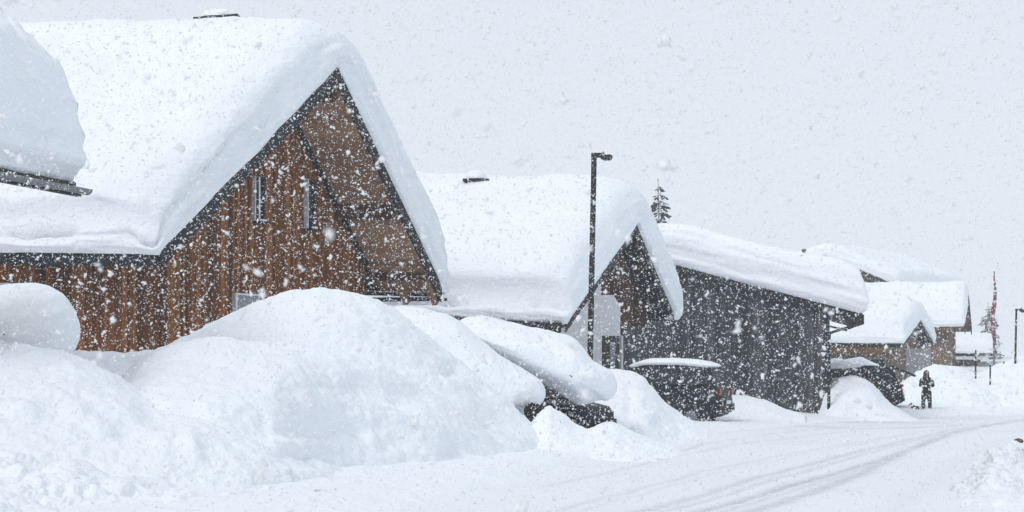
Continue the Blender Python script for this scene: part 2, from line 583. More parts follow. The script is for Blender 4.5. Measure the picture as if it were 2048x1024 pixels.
bank("long far snow bank behind the standing person on the far side of the street",
     [(1770, 800, 98), (1800, 768, 98), (1830, 747, 98), (1870, 730, 98), (1920, 735, 98), (1948, 748, 98), (1975, 742, 99), (2000, 727, 100), (2048, 714, 100), (2150, 705, 100), (2300, 700, 100)],
     [(1770, 90), (2300, 90)], 12, 1.7, 0.35, 0.12, 0.10, 81, 2, 70, "snow", 4)
bank("lumpy snow heap right of the standing person, below the snow poles",
     [(1850, 822, 91), (1878, 796, 91), (1910, 778, 91), (1945, 770, 91), (1972, 778, 91), (2000, 798, 91), (2030, 790, 91), (2060, 778, 91), (2150, 775, 91), (2300, 770, 91)],
     [(1850, 88), (2300, 87)], 4, 2.0, 0.25, 0.12, 0.12, 85, 2, 60, "snow", 4)
bank("rough ploughed snow bank with dirty clods in the lower right corner",
     [(1925, 1040, 27), (1945, 985, 28), (1965, 938, 30), (1990, 903, 32), (2020, 884, 34), (2048, 872, 36), (2120, 850, 38), (2250, 830, 40)],
     [(1925, 25.5), (1990, 25), (2048, 24), (2250, 23)], 5, 1.5, 0.10, 0.10, 0.20, 95, 2, 110, "snow_rough", 3, allover=True)


def pillow(name, outline, centre, d, T, mat, parent, seed=0, nr=40, na=220, amp=0.05, tilt=0.0, flat=0.5):
    """Snow cap: an outline at its own distance, swollen to real depth T on both sides."""
    pts = np.array([P(x, y, d)[[0, 2]] for x, y in outline])
    c = P(*centre, d)[[0, 2]]
    seg = np.linalg.norm(np.roll(pts, -1, 0) - pts, axis=1)
    t = np.concatenate([[0], np.cumsum(seg)])
    cl = np.vstack([pts, pts[:1]])
    tt = np.linspace(0, t[-1], na, False)
    ring = np.stack([np.interp(tt, t, cl[:, 0]), np.interp(tt, t, cl[:, 1])], -1)
    for _ in range(3):
        ring = 0.25 * np.roll(ring, 1, 0) + 0.5 * ring + 0.25 * np.roll(ring, -1, 0)
    rr = np.sin(np.linspace(0.02, math.pi / 2, nr))
    front, backs = [], []
    for r in rr:
        q = c + (ring - c) * r
        th = T * (1 - r ** 2.6) ** flat
        yy = d + tilt * (q[:, 0] - c[0])
        front.append(np.stack([q[:, 0], yy - th, q[:, 1]], -1))
        backs.append(np.stack([q[:, 0], yy + th, q[:, 1]], -1))
    V = np.array(front + backs[-2::-1])
    V += (amp * fbm(V * 1.3, 4, seed) + amp * 0.3 * fbm(V * 5, 3, seed + 5))[..., None] * np.array([0.4, -0.7, 0.6])
    nrow = V.shape[0]
    Q = quads(nrow, na, True)
    V = V.reshape(-1, 3)
    return big(name, V, Q, mat, parent)


# ------------------------------------------------------------------ houses
class Gable:
    """Roof line P1 - A - P2 in the gable plane, extruded along r."""

    def __init__(s, P1, A, P2, r, L):
        s.P1, s.A, s.P2 = P1, A, P2
        e = (P2 - P1) * np.array([1, 1, 0])
        s.h2 = np.linalg.norm(e)
        s.e = e / s.h2
        s.hA = float((A - P1) @ s.e)
        r = np.array(r, float)
        s.rz = r[2]
        rh = np.array([r[0], r[1], 0])
        s.r = rh / np.linalg.norm(rh)
        s.L = L

    def z(s, h, t=0.0):
        h = np.asarray(h, float)
        z1 = s.P1[2] + (s.A[2] - s.P1[2]) * h / s.hA
        z2 = s.A[2] + (s.P2[2] - s.A[2]) * (h - s.hA) / (s.h2 - s.hA)
        return np.where(h < s.hA, z1, z2) + s.rz * np.asarray(t)

    def pt(s, h, t, dz=0.0):
        h, t = np.asarray(h, float), np.asarray(t, float)
        b = np.array([s.P1[0], s.P1[1], 0])
        xy = b + h[..., None] * s.e + t[..., None] * s.r
        xy[..., 2] = s.z(h, t) + dz
        return xy

    def p(s, h, t, z):
        v = np.array([s.P1[0], s.P1[1], 0]) + h * s.e + t * s.r
        v[2] = z
        return v


def slab(g, th, mat, parent, t0=0.0):
    hs = [0, g.hA, g.h2]
    V, Fc = [], []
    for t in (t0, g.L):
        V += [g.pt(h, t) for h in hs] + [g.pt(h, t, -th) for h in hs]
    Fc = [(0, 1, 7, 6), (1, 2, 8, 7), (3, 9, 10, 4), (4, 10, 11, 5), (0, 3, 4, 1), (1, 4, 5, 2), (6, 7, 10, 9), (7, 8, 11, 10), (0, 6, 9, 3), (2, 5, 11, 8)]
    return raw("roof", V, Fc, mat, parent)


def roof_snow(g, H, parent, seed=0, oe=0.12, og=0.10, we=0.9, wg=0.45, emin=0.55, gmin=0.72, grow=0.0, strata=0.06, res=0.14, ridge=0.5, lump=0.12, name="snow_cover", lean=0.0, we2=None, emin2=None, push=1.0, wrinkle=0.10, rough=0.04):
    nu = max(50, int((g.h2 + 2 * oe) / res))
    nt = max(40, int((g.L + og) / res))
    h = np.linspace(-oe, g.h2 + oe, nu)
    t = -og + (g.L + og) * np.linspace(0, 1, nt) ** 1.25
    Hh, Tt = np.meshgrid(h, t, indexing="ij")

    def edge(a, w, lo):
        q = np.clip(a / w, 0, 1)
        return lo + (1 - lo) * np.sqrt(np.clip(1 - (1 - q) ** 2, 0, 1))
    ee = np.minimum(edge(Hh + oe, we, emin), edge(g.h2 + oe - Hh, we2 or we, emin2 or emin))
    eg = np.minimum(edge(Tt + og, wg, gmin), edge(g.L - Tt, wg, gmin))
    k = max(1, int(ridge / res))
    zb = g.z(h, 0)
    ztop1 = smooth1(zb, k)
    base = g.pt(Hh, Tt)
    thick = (H + grow * Tt) * ee * eg
    top = base.copy()
    zs = smooth1(g.z(h, 0), max(2, k))
    sl = np.gradient(zs, h)
    nh, nz_ = -sl / np.sqrt(1 + sl ** 2), 1 / np.sqrt(1 + sl ** 2)
    nh = nh * np.clip(np.minimum(h + oe, g.h2 + oe - h) / 0.5, 0.35, 1) * push
    top[..., 2] = ztop1[:, None] + g.rz * Tt + thick * nz_[:, None]
    top = top + g.e * (thick * nh[:, None])[..., None]
    nse = lump * fbm(top * 0.5, 3, seed) + 0.04 * fbm(top * 1.9, 4, seed + 3)
    face = np.clip((1 - ee) * 2.2, 0, 1) + np.clip((1 - eg) * 2.0, 0, 1)
    nse = nse + wrinkle * np.clip(face, 0, 1) * (billow(top * np.array([0.7, 0.7, 1.6]), 4, seed + 40) - 0.3)
    nse = nse + 0.35 * wrinkle * np.clip(face, 0, 1) * fbm(top * np.array([0.5, 0.5, 4.0]), 3, seed + 44)
    nse = nse + rough * (billow(top * 1.6, 4, seed + 47) - 0.3) * 2
    top[..., 2] += nse
    top += lean * np.array([g.r[0], g.r[1], 0]) * -1 * (thick * np.exp(-(Tt + og) / 0.8))[..., None]
    nT = nu * nt
    # perimeter
    idx = np.arange(nT).reshape(nu, nt)
    per = np.concatenate([idx[:, 0], idx[-1, 1:], idx[-2::-1, -1], idx[0, -2:0:-1]])
    topv, basev = top.reshape(-1, 3), base.reshape(-1, 3)
    cen = basev.mean(0)
    # outward direction at the perimeter
    hh, tp = Hh.ravel()[per], Tt.ravel()[per]
    out = np.zeros((len(per), 3))
    out += np.where(tp <= t[0] + 1e-6, -1, 0)[:, None] * g.r + np.where(tp >= t[-1] - 1e-6, 1, 0)[:, None] * g.r
    out += np.where(hh <= h[0] + 1e-6, -1, 0)[:, None] * g.e + np.where(hh >= h[-1] - 1e-6, 1, 0)[:, None] * g.e
    out /= np.linalg.norm(out, axis=1)[:, None]
    nk = 16
    wn = max(3, int(0.55 / res))
    kern = np.hanning(2 * wn + 3)[1:-1]
    kern /= kern.sum()

    def ring_smooth(a_):
        ap = np.concatenate([a_[-wn:], a_, a_[:wn]])
        return np.stack([np.convolve(ap[:, c_], kern, "valid") for c_ in range(3)], -1)
    out = ring_smooth(out)
    out /= np.linalg.norm(out, axis=1)[:, None] + 1e-9
    rounded = ring_smooth(topv[per])
    bround = ring_smooth(basev[per])
    near_corner = (np.linalg.norm(ring_smooth(basev[per] * np.array([1, 1, 0])) - basev[per] * np.array([1, 1, 0]), axis=1) > 0.02)[:, None]
    topv = topv.copy()
    topv[per] = np.where(near_corner, rounded, topv[per])
    basev = basev.copy()
    basev[per] = np.where(near_corner, np.concatenate([bround[:, :2], basev[per][:, 2:]], 1), basev[per])
    rows = []
    for i in range(1, nk + 1):
        f = i / nk
        v = topv[per] * (1 - f) + basev[per] * f
        lev = v[:, 2] - basev[per][:, 2]
        q = np.stack([v[:, 0] * 0.35, v[:, 1] * 0.35, lev * 5.0], -1)
        b_ = math.sin(math.pi * f) * 0.16 * H * 0.5
        off = strata * fbm(q, 4, seed + 9) + 0.05 * fbm(v * 1.1, 3, seed + 13) + b_
        if i == nk:
            off = off * 0 - 0.03 + 0.05 * fbm(v * 2.2, 3, seed + 17)
            v[:, 2] += 0.015 - 0.05 * np.clip(fbm(v * 1.3, 3, seed + 19), 0, 1)
        rows.append(v + out * off[:, None])
    inner = basev[per] - out * 0.5
    inner[:, 2] = basev[per][:, 2] + 0.03
    rows.append(inner)
    V = np.vstack([topv] + rows)
    Q = [quads(nu, nt)]
    m_ = len(per)
    a = np.arange(m_)
    prev = per
    for i in range(len(rows)):
        cur = nT + i * m_ + a
        Q.append(np.stack([prev, np.roll(prev, -1), np.roll(cur, -1), cur], -1))
        prev = cur
    return big(name, V, np.vstack(Q), "snow_roof", parent)


def boards(mb, g_pt, length, ztop, zbot, w, nrm, dep=0.03, gap=0.012):
    """Vertical boards along a wall: g_pt(s) gives the xy at s, ztop(s) the upper edge."""
    n = max(1, int(length / w))
    w = length / n
    nrm = np.asarray(nrm, float)
    for i in range(n):
        s0, s1 = i * w + gap / 2, (i + 1) * w - gap / 2
        dd = dep * random.uniform(0.55, 1.0) * (1.0 if i % 2 else 0.55)
        V = []
        for off in (-0.02, dd):
            for s_, zt in ((s0, zbot), (s1, zbot), (s1, ztop(s1)), (s0, ztop(s0))):
                v = g_pt(s_) + nrm * off
                V.append((v[0], v[1], max(zt, zbot + 0.01)))
        mb.add(V, [(4, 5, 6, 7), (0, 4, 7, 3), (1, 2, 6, 5), (3, 7, 6, 2), (0, 1, 5, 4)])


def house_walls(g, over, oe1, oe2, th, mat, parent, w=0.14, zb=-0.2, gable=True, near=True, far=True, name="wall", dep=0.03, lin=0.03):
    """Timber wall of the whole house: boards on a backing, one mesh."""
    mb = MB()
    a, b2 = oe1, g.h2 - oe2
    n = -g.r if False else None
    nr = np.array([g.e[1], -g.e[0], 0])
    if nr @ g.r > 0:
        nr = -nr
    T = over

    def ztop(h):
        return float(g.z(h, T)) - th - 0.01
    if gable:
        pts = [(a, zb), (b2, zb), (b2, ztop(b2))] + ([(g.hA, ztop(g.hA))] if a < g.hA < b2 else []) + [(a, ztop(a))]
        mb.add([g.p(h, T + 0.03, z) for h, z in pts], [tuple(range(len(pts)))])
        boards(mb, lambda s: g.p(a + s, T, 0), b2 - a, lambda s: ztop(a + s), zb, w, nr, dep)
    nn = -g.e
    for hh, do, sgn in ((a, near, -1), (b2, far, 1)):
        zt = float(g.z(hh, 0)) - th - 0.01
        if do:
            L = g.L - 2 * T
            zt0, zt1 = zt + g.rz * T, zt + g.rz * (g.L - T)
            mb.add([g.p(hh - 0.03 * sgn, T, zb), g.p(hh - 0.03 * sgn, g.L - T, zb), g.p(hh - 0.03 * sgn, g.L - T, zt1), g.p(hh - 0.03 * sgn, T, zt0)], [(0, 1, 2, 3)])
            ns = np.cross(g.r, [0, 0, 1.0])
            if ns @ (g.e * sgn) < 0:
                ns = -ns
            boards(mb, lambda s: g.p(hh, T + s, 0), L, lambda s: zt0 + (zt1 - zt0) * s / L, zb, w, ns, dep)
    t = g.L - T
    pts = [(a, zb), (b2, zb), (b2, float(g.z(b2, t)) - th), (a, float(g.z(a, t)) - th)]
    mb.add([g.p(h, t - 0.03, z) for h, z in pts], [(0, 1, 2, 3)])
    return mb.build(name, mat, parent)


def rake_boards(g, hgt, parent, mat="roof_sheet", t=-0.03, name="bargeboard", w=0.05, near=True, far=True):
    out = []
    for (h0, h1), do in (((-0.02, g.hA), near), ((g.hA, g.h2 + 0.02), far)):
        if not do:
            continue
        mb = MB()
        V = []
        for tt in (t, t - w):
            V += [g.pt(h0, tt, 0.01), g.pt(h1, tt, 0.01), g.pt(h1, tt, -hgt), g.pt(h0, tt, -hgt)]
        mb.add(V, [(0, 1, 2, 3), (7, 6, 5, 4), (0, 4, 5, 1), (3, 2, 6, 7), (0, 3, 7, 4), (1, 5, 6, 2)])
        out.append(mb.build(name, mat, parent))
    return out


def fascia(g, side, hgt, parent, mat="roof_sheet", out=0.06, dz=0.02):
    hh = -out if side < 0 else g.h2 + out
    base = 0.0 if side < 0 else g.h2
    mb = MB()
    a, b2 = g.p(hh, -0.03, float(g.z(base, 0)) - hgt / 2 + dz), g.p(hh, g.L, float(g.z(base, g.L)) - hgt / 2 + dz)
    mb.bar(a, b2, 0.10, hgt)
    return mb.build("eaves_fascia", mat, parent)


# ---- big brown chalet
g1 = Gable(P(317, 497, 50), P(681, 131, 56.0), P(878, 570, 60.5), (-0.95, 0.31, 0.03), 17.0)
H1 = thing("chalet", (g1.P1[0], g1.P1[1], 0), "big brown timber chalet with a metre of snow on its steep roof, nearest whole house", "house")
TH1, OV1 = 0.34, 1.75
slab(g1, TH1, "roof_sheet", H1)
roof_snow(g1, 1.5, H1, 5, oe=0.22, og=0.16, we=2.6, wg=1.2, emin=0.30, gmin=0.62, grow=0.0, strata=0.24, ridge=0.75, lump=0.16, we2=2.2, emin2=0.12, wrinkle=0.45, rough=0.06, res=0.11)
house_walls(g1, OV1, 0.9, 0.9, TH1, "brown_boards", H1, 0.10, -0.2, far=False)
rake_boards(g1, 0.47, H1)
fascia(g1, -1, 0.42, H1, out=0.10, dz=-0.02)
# soffit boards under the far slope, between rake and wall
mb = MB()
hs = np.arange(g1.hA + 0.1, g1.h2 - 0.05, 0.17)
for i in range(len(hs) - 1):
    V = []
    for dz_ in (-TH1 - 0.006, -TH1 - 0.03 - 0.008 * (i % 2)):
        V += [g1.pt(hs[i] + 0.006, 0.02, dz_), g1.pt(hs[i + 1] - 0.006, 0.02, dz_), g1.pt(hs[i + 1] - 0.006, OV1 - 0.04, dz_), g1.pt(hs[i] + 0.006, OV1 - 0.04, dz_)]
    mb.add(V, [(0, 1, 2, 3), (7, 6, 5, 4), (0, 4, 5, 1), (1, 5, 6, 2), (2, 6, 7, 3), (3, 7, 4, 0)])
mb.build("soffit", "soffit_boards", H1)
for hh, hg, t0 in ((g1.hA + 0.18, 0.34, 0.1), (g1.hA + (g1.h2 - g1.hA) * 0.56, 0.36, 0.05), (g1.h2 - 0.62, 0.20, 0.02)):
    mb = MB()
    zc = float(g1.z(hh, 0)) - TH1 - 0.05 - hg / 2
    mb.bar(g1.p(hh, t0, zc + g1.rz * t0), g1.p(hh, OV1 + 0.1, zc + g1.rz * OV1), 0.24, hg)
    mb.build("purlin", "dark_boards", H1)
# dark trim where the far soffit meets the gable wall
mb = MB()
mb.bar(g1.pt(g1.hA + 0.05, OV1 - 0.07, -TH1 - 0.16), g1.pt(g1.h2 - 0.9, OV1 - 0.07, -TH1 - 0.12), 0.06, 0.14)
mb.build("wall_trim", "roof_sheet", H1)
for tt in (0.12, 1.0):
    mb = MB()
    mb.bar(g1.pt(g1.h2 - 0.7, tt, -TH1 - 0.13), g1.pt(g1.h2 + 0.05, tt, -TH1 - 0.13), 0.16, 0.2)
    mb.build("rafter_tail", "soffit_boards", H1)
# eave board closing the low end of the far overhang
mb = MB()
mb.bar(g1.p(g1.h2 + 0.02, -0.22, g1.P2[2] - 0.40), g1.p(g1.h2 + 0.02, OV1 + 3, g1.P2[2] - 0.40), 0.10, 0.12)
mb.build("eaves_gutter", "roof_sheet", H1)
NR1 = np.array([g1.e[1], -g1.e[0], 0])
NR1 = NR1 if NR1 @ g1.r < 0 else -NR1


def on_wall(g, over, px, py):
    """h and z on the gable wall plane seen at a photo pixel."""
    o = np.array([0, 0, EYE])
    dr = P(px, py, 1.0) - o
    nr = np.array([g.e[1], -g.e[0], 0])
    p0 = g.p(0, over, 0)
    k = ((p0 - o) @ nr) / (dr @ nr)
    q = o + dr * k
    return float((q - p0) @ g.e), float(q[2])


def box_window(g, over, nr, px0, py0, py1, width, proj, parent, frame="light_metal", pane="glass_dark", left=0.07, slit=False, inner=True):
    h0, z1 = on_wall(g, over, px0, py0)
    _, z0 = on_wall(g, over, px0, py1)
    e, up = g.e, np.array([0, 0, 1.0])
    fr = MB()
    base = g.p(h0, over, 0)

    def bx(ha, hb, za, zb_, p0, p1):
        c = base + e * (ha + hb) / 2 + nr * (p0 + p1) / 2
        c[2] = (za + zb_) / 2
        fr.box(c, e, nr, up, (hb - ha) / 2, (p1 - p0) / 2, (zb_ - za) / 2)
    bx(0, left, z0, z1, 0, proj)
    bx(width - 0.05, width, z0, z1, 0, proj * 0.55)
    bx(left, width - 0.05, z1 - 0.05, z1, 0, proj * 0.8)
    bx(left, width - 0.05, z0, z0 + 0.05, 0, proj * 0.95)
    w = fr.build("window", frame, parent)
    fr.__init__()
    if slit:
        bx(-0.055, -0.003, z0, z1, 0, proj * 0.8)
        if inner:
            bx(left + 0.02, left + 0.085, z0 + 0.02, z1 - 0.02, 0.06, proj * 0.9)
        fr.build("window_reveal", "light_metal", w)
        fr.__init__()
    bx(left, width - 0.05, z0 + 0.05, z1 - 0.05, 0.035, 0.05)
    fr.build("pane", pane, w)
    fr.__init__()
    bx(-0.05, width + 0.08, z0 - 0.06, z0 - 0.004, 0, proj + 0.07)
    fr.build("sill", "black_metal" if slit else "light_metal", w)
    if slit:
        fr.__init__()
        bx(0.06, width * 0.9, z0 - 0.003, z0 + 0.05, proj * 0.97, proj + 0.05)
        fr.build("sill_snow", "snow", w, bevel=0.02)
    return w


box_window(g1, OV1, NR1, 505, 352, 442, 0.42, 0.16, H1, "black_metal", slit=True)
box_window(g1, OV1, NR1, 609, 358, 457, 0.34, 0.19, H1, "black_metal", slit=True, inner=False)
box_window(g1, OV1, NR1, 462, 586, 640, 1.1, 0.16, H1, "light_metal", "glass_pale")
# near long wall: window and rail low at the left
NS1 = np.cross(g1.r, [0, 0, 1.0])
NS1 = NS1 if NS1 @ g1.e < 0 else -NS1
for px0, px1, py0, py1 in ((-120, 28, 566, 640),):
    o_ = np.array([0, 0, EYE])
    res_ = []
    for px, py in ((px0, py1), (px1, py0)):
        dr = P(px, py, 1.0) - o_
        p0 = g1.p(0.9, OV1, 0)
        k = ((p0 - o_) @ NS1) / (dr @ NS1)
        res_.append(o_ + dr * k)
    lo, hi = res_
    c = (lo + hi) / 2
    hw = np.linalg.norm((hi - lo)[:2]) / 2
    hz = (hi[2] - lo[2]) / 2
    up = np.array([0, 0, 1.0])
    mb = MB()
    mb.box(c + up * (hz - 0.09) + NS1 * 0.08, g1.r, NS1, up, hw, 0.08, 0.09)
    mb.box(c - up * (hz - 0.05) + NS1 * 0.06, g1.r, NS1, up, hw, 0.06, 0.05)
    for sg in (-1, 1):
        mb.box(c + g1.r * sg * (hw - 0.05) + NS1 * 0.06 - up * 0.04, g1.r, NS1, up, 0.05, 0.06, hz - 0.14)
    w_ = mb.build("window", "light_metal", H1)
    mb = MB()
    mb.box(c + NS1 * 0.045 - up * 0.04, g1.r, NS1, up, hw - 0.1, 0.01, hz - 0.14)
    mb.build("pane", "glass_dark", w_)
# chimney
cx = P(436, 39, 57.6)
mb = MB()
mb.box((cx[0], cx[1], cx[2] - 1.2), (1, 0, 0), (0, 1, 0), (0, 0, 1), 0.45, 0.35, 1.15)
ch = mb.build("chimney", "roof_sheet", H1)
mb = MB()
mb.box((cx[0], cx[1], cx[2] + 0.0), (0.995, 0.03, 0.085), (0, 1, 0), (-0.085, 0, 0.996), 0.61, 0.48, 0.035)
mb.build("chimney_cap", "roof_sheet", ch)


def snow_lump(name, c, rx, ry, rz_, parent, seed, mat="snow"):
    n, m_ = 14, 30
    V = []
    for i in range(n):
        a = i / (n - 1) * math.pi / 2
        for j in range(m_):
            bb = 2 * math.pi * j / m_
            V.append((math.cos(a) ** 0.6 * math.cos(bb), math.cos(a) ** 0.6 * math.sin(bb), math.sin(a)))
    V = np.array(V)
    V = V * (1 + 0.18 * fbm(V * 1.7 + seed, 3, seed))[:, None] * np.array([rx, ry, rz_])
    V[:m_, 2] = 0
    V += np.asarray(c)
    return big(name, V, quads(n, m_, True), mat, parent)


snow_lump("chimney_snow", (cx[0] + 0.05, cx[1], cx[2] + 0.05), 0.5, 0.42, 0.22, ch, 3)

# ---- second chalet
g2 = Gable(P(1128, 640, 64), P(1268, 444, 68.9), P(1344, 630, 72), (-0.95, 0.31, 0.055), 15.0)
H2 = thing("chalet", (g2.P1[0], g2.P1[1], 0), "dark brown chalet with pale stucco corner, standing behind the near street lamp", "house")
TH2, OV2 = 0.24, 0.75
slab(g2, TH2, "roof_sheet", H2)
roof_snow(g2, 1.63, H2, 25, oe=0.2, og=0.2, we=2.0, wg=1.0, emin=0.32, gmin=0.62, grow=0.0, strata=0.10, ridge=0.75, we2=1.2, wrinkle=0.16)
house_walls(g2, OV2, 0.55, 0.5, TH2, "dark_boards", H2, 0.14, -0.2, far=False)
rake_boards(g2, 0.36, H2)
fascia(g2, -1, 0.50, H2, out=0.30, dz=-0.10)
NR2 = np.array([g2.e[1], -g2.e[0], 0])
NR2 = NR2 if NR2 @ g2.r < 0 else -NR2


def wall_panel(name, g, over, nr, pxs, off, th, mat, parent):
    """A slab of wall facing, its outline taken on the gable wall plane."""
    V = []
    pts = [on_wall(g, over, *q) for q in pxs]
    for o_ in (off, off + th):
        for h, z in pts:
            v = g.p(h, over, z) + nr * o_
            V.append(v)
    n = len(pts)
    return raw(name, V, [tuple(range(n, 2 * n)), tuple(range(n))[::-1]] + [(i, (i + 1) % n, n + (i + 1) % n, n + i) for i in range(n)], mat, parent)


wall_panel("stucco_wall", g2, OV2, NR2, [(1115, 800), (1236, 800), (1236, 612), (1222, 590), (1197, 590), (1197, 556), (1178, 583), (1150, 628), (1115, 655)], 0.035, 0.05, "stucco", H2)
wall_panel("plinth", g2, OV2, NR2, [(1240, 800), (1345, 800), (1345, 652), (1240, 652)], 0.035, 0.04, "grey_boards", H2)
dr_ = wall_panel("door", g2, OV2, NR2, [(1199, 800), (1232, 800), (1232, 672), (1199, 672)], 0.088, 0.03, "black_metal", H2)
wall_panel("pane", g2, OV2, NR2, [(1213, 790), (1223, 790), (1223, 684), (1213, 684)], 0.122, 0.012, "glass_pale", dr_)
wall_panel("door_frame", g2, OV2, NR2, [(1232.5, 800), (1236, 800), (1236, 672), (1232.5, 672)], 0.088, 0.10, "light_metal", dr_)
cx = P(952, 361, 69.6)
mb = MB()
mb.box((cx[0], cx[1], cx[2] - 0.9), (1, 0, 0), (0, 1, 0), (0, 0, 1), 0.33, 0.3, 0.85)
ch = mb.build("chimney", "roof_sheet", H2)
mb = MB()
mb.box((cx[0], cx[1], cx[2]), (1, 0, 0), (0, 1, 0), (0, 0, 1), 0.43, 0.4, 0.03)
mb.build("chimney_cap", "roof_sheet", ch)
snow_lump("chimney_snow", (cx[0], cx[1], cx[2] + 0.05), 0.36, 0.34, 0.27, ch, 9)

# ---- dark shed
g3 = Gable(P(1235, 556, 78.2), P(1336, 527, 77.2), P(1722, 628, 74), (0.10, 0.99, 0.0), 9.0)
H3 = thing("shed", (P(1657, 820, 74)[0], 74, 0.3), "dark grey boarded shed with a thick slab of snow on its low roof", "shed")
TH3, OV3 = 0.20, 0.30
slab(g3, TH3, "roof_sheet", H3)
roof_snow(g3, 1.62, H3, 35, oe=0.10, og=0.18, we=1.1, wg=0.8, emin=0.62, gmin=0.78, strata=0.14, ridge=1.6, lump=0.18)
house_walls(g3, OV3, 0.5, 1.15, TH3, "grey_boards", H3, 0.16, -0.2, far=True)
rake_boards(g3, 0.26, H3)
fascia(g3, 1, 0.34, H3, out=0.06, dz=-0.02)
NR3 = np.array([g3.e[1], -g3.e[0], 0])
NR3 = NR3 if NR3 @ g3.r < 0 else -NR3
h0, z0 = on_wall(g3, OV3, 1605, 640)
mb = MB()
boards(mb, lambda s: g3.p(h0 + s, OV3, 0) + NR3 * 0.05, g3.h2 - 1.15 - h0, lambda s: float(g3.z(h0 + s, OV3)) - TH3 - 0.03, -0.2, 0.11, NR3, 0.03)
mb.build("corner_cladding", "grey_boards", H3)
mb = MB()
gp = [P(1722, 626, 73.6), P(1721, 640, 73.6), P(1716, 648, 73.6), P(1700, 655, 73.7), P(1680, 659, 73.8), P(1660, 666, 73.9), P(1657.5, 680, 73.95), P(1657.5, 825, 73.95)]
mb.tube(gp, 0.06, 10)
mb.build("downpipe", "black_metal", H3, True)
mb = MB()
mb.tube([P(1655, 652, 73.95), P(1675, 656, 73.8), P(1694, 661, 73.7)], 0.035, 8)
mb.build("pipe_bracket", "black_metal", H3, True)
cx = P(1608, 503, 78.5)
mb = MB()
mb.tube([(cx[0], cx[1], cx[2] - 1.4), (cx[0], cx[1], cx[2] + 0.05)], 0.08, 10)
mb.tube([(cx[0], cx[1], cx[2] + 0.051), (cx[0], cx[1], cx[2] + 0.1)], [0.13, 0.05], 10)
mb.build("vent_pipe", "zinc", H3, True)

# ---- near roof at the left edge
g0 = Gable(P(152, 366, 36.7), P(152, 366, 36.7) + np.array([-5.0, 1.2, 3.6]), P(152, 366, 36.7) + np.array([-8.6, 2.0, 0.2]), (-0.235, -0.97, 0.0), 9.0)
H0 = thing("chalet", (g0.P1[0] - 3, g0.P1[1], 0), "snow heaped roof corner with black gutter poking in at the left edge of the photo", "house")
slab(g0, 0.2, "roof_sheet", H0)
roof_snow(g0, 2.55, H0, 45, oe=0.02, og=0.0, we=1.1, wg=0.8, emin=0.70, gmin=0.74, strata=0.16, ridge=0.8, lump=0.25, res=0.07, push=0.12, wrinkle=0.7, rough=0.16)
house_walls(g0, 0.9, 2.2, 0.8, 0.2, "brown_boards", H0, 0.14, -0.2)
fascia(g0, -1, 0.16, H0, out=0.05, dz=-0.08)
mb = MB()
pa, pb = g0.p(-0.16, -0.12, g0.P1[2] - 0.11), g0.p(-0.16, 9.0, g0.P1[2] - 0.11)
u_ = (pb - pa) / np.linalg.norm(pb - pa)
n_ = np.cross(u_, [0, 0, 1.0])
ringa = [(math.cos(a) * 0.10, math.sin(a) * 0.10) for a in np.linspace(math.pi, 2 * math.pi, 9)] + [(math.cos(a) * 0.085, math.sin(a) * 0.085) for a in np.linspace(2 * math.pi, math.pi, 9)]
V = [pa + n_ * x + np.array([0, 0, 1.0]) * z for x, z in ringa] + [pb + n_ * x + np.array([0, 0, 1.0]) * z for x, z in ringa]
nn = len(ringa)
Fc = [(i, (i + 1) % nn, nn + (i + 1) % nn, nn + i) for i in range(nn)] + [tuple(range(nn))]
mb.add(V, Fc)
mb.build("gutter", "zinc", H0)

# ---- far houses
g4 = Gable(P(1803, 686, 100), P(1836, 639, 103), P(1863, 684, 105.5), (-0.97, 0.24, 0.01), 15.0)
H4 = thing("chalet", (g4.P1[0], g4.P1[1], 0), "small far chalet with a pointed gable and tiny pale window, just above the person", "house")
slab(g4, 0.2, "roof_sheet", H4)
roof_snow(g4, 1.15, H4, 55, oe=0.1, og=0.15, we=0.8, wg=0.8, emin=0.5, gmin=0.6, ridge=0.8)
house_walls(g4, 0.5, 0.7, 0.4, 0.2, "pale_boards", H4, 0.3, -0.2, far=False)
rake_boards(g4, 0.22, H4)
fascia(g4, -1, 0.24, H4, out=0.05)
NR4 = np.array([g4.e[1], -g4.e[0], 0])
NR4 = NR4 if NR4 @ g4.r < 0 else -NR4
wall_panel("window", g4, 0.5, NR4, [(1829, 676), (1833, 676), (1834, 668), (1831, 661), (1828, 666)], 0.05, 0.04, "light_metal", H4)
wall_panel("lower_wall", g4, 0.5, NR4, [(1809, 780), (1858, 780), (1858, 697), (1809, 697)], 0.04, 0.05, "grey_stucco", H4)
ns4 = np.cross(g4.r, [0, 0, 1.0])
ns4 = ns4 if ns4 @ g4.e < 0 else -ns4
zt = float(g4.z(0.7, 0)) - 0.35
mb = MB()
mb.bar(g4.p(0.7, 0.6, zt - 0.2) + ns4 * 0.08, g4.p(0.7, 14, zt - 0.2) + ns4 * 0.08, 0.08, 0.34)
mb.build("eaves_beam", "honey_boards", H4)
for s0, s1 in ((0.9, 1.9), (2.1, 3.6), (3.8, 5.4)):
    mb = MB()
    mb.box(g4.p(0.7, (s0 + s1) / 2, zt - 1.3) + ns4 * 0.05, g4.r, ns4, (0, 0, 1), (s1 - s0) / 2, 0.04, 0.7)
    w_ = mb.build("window", "zinc", H4)
    mb = MB()
    mb.box(g4.p(0.7, (s0 + s1) / 2, zt - 1.3) + ns4 * 0.095, g4.r, ns4, (0, 0, 1), (s1 - s0) / 2 - 0.07, 0.01, 0.62)
    mb.build("pane", "glass_dark", w_)

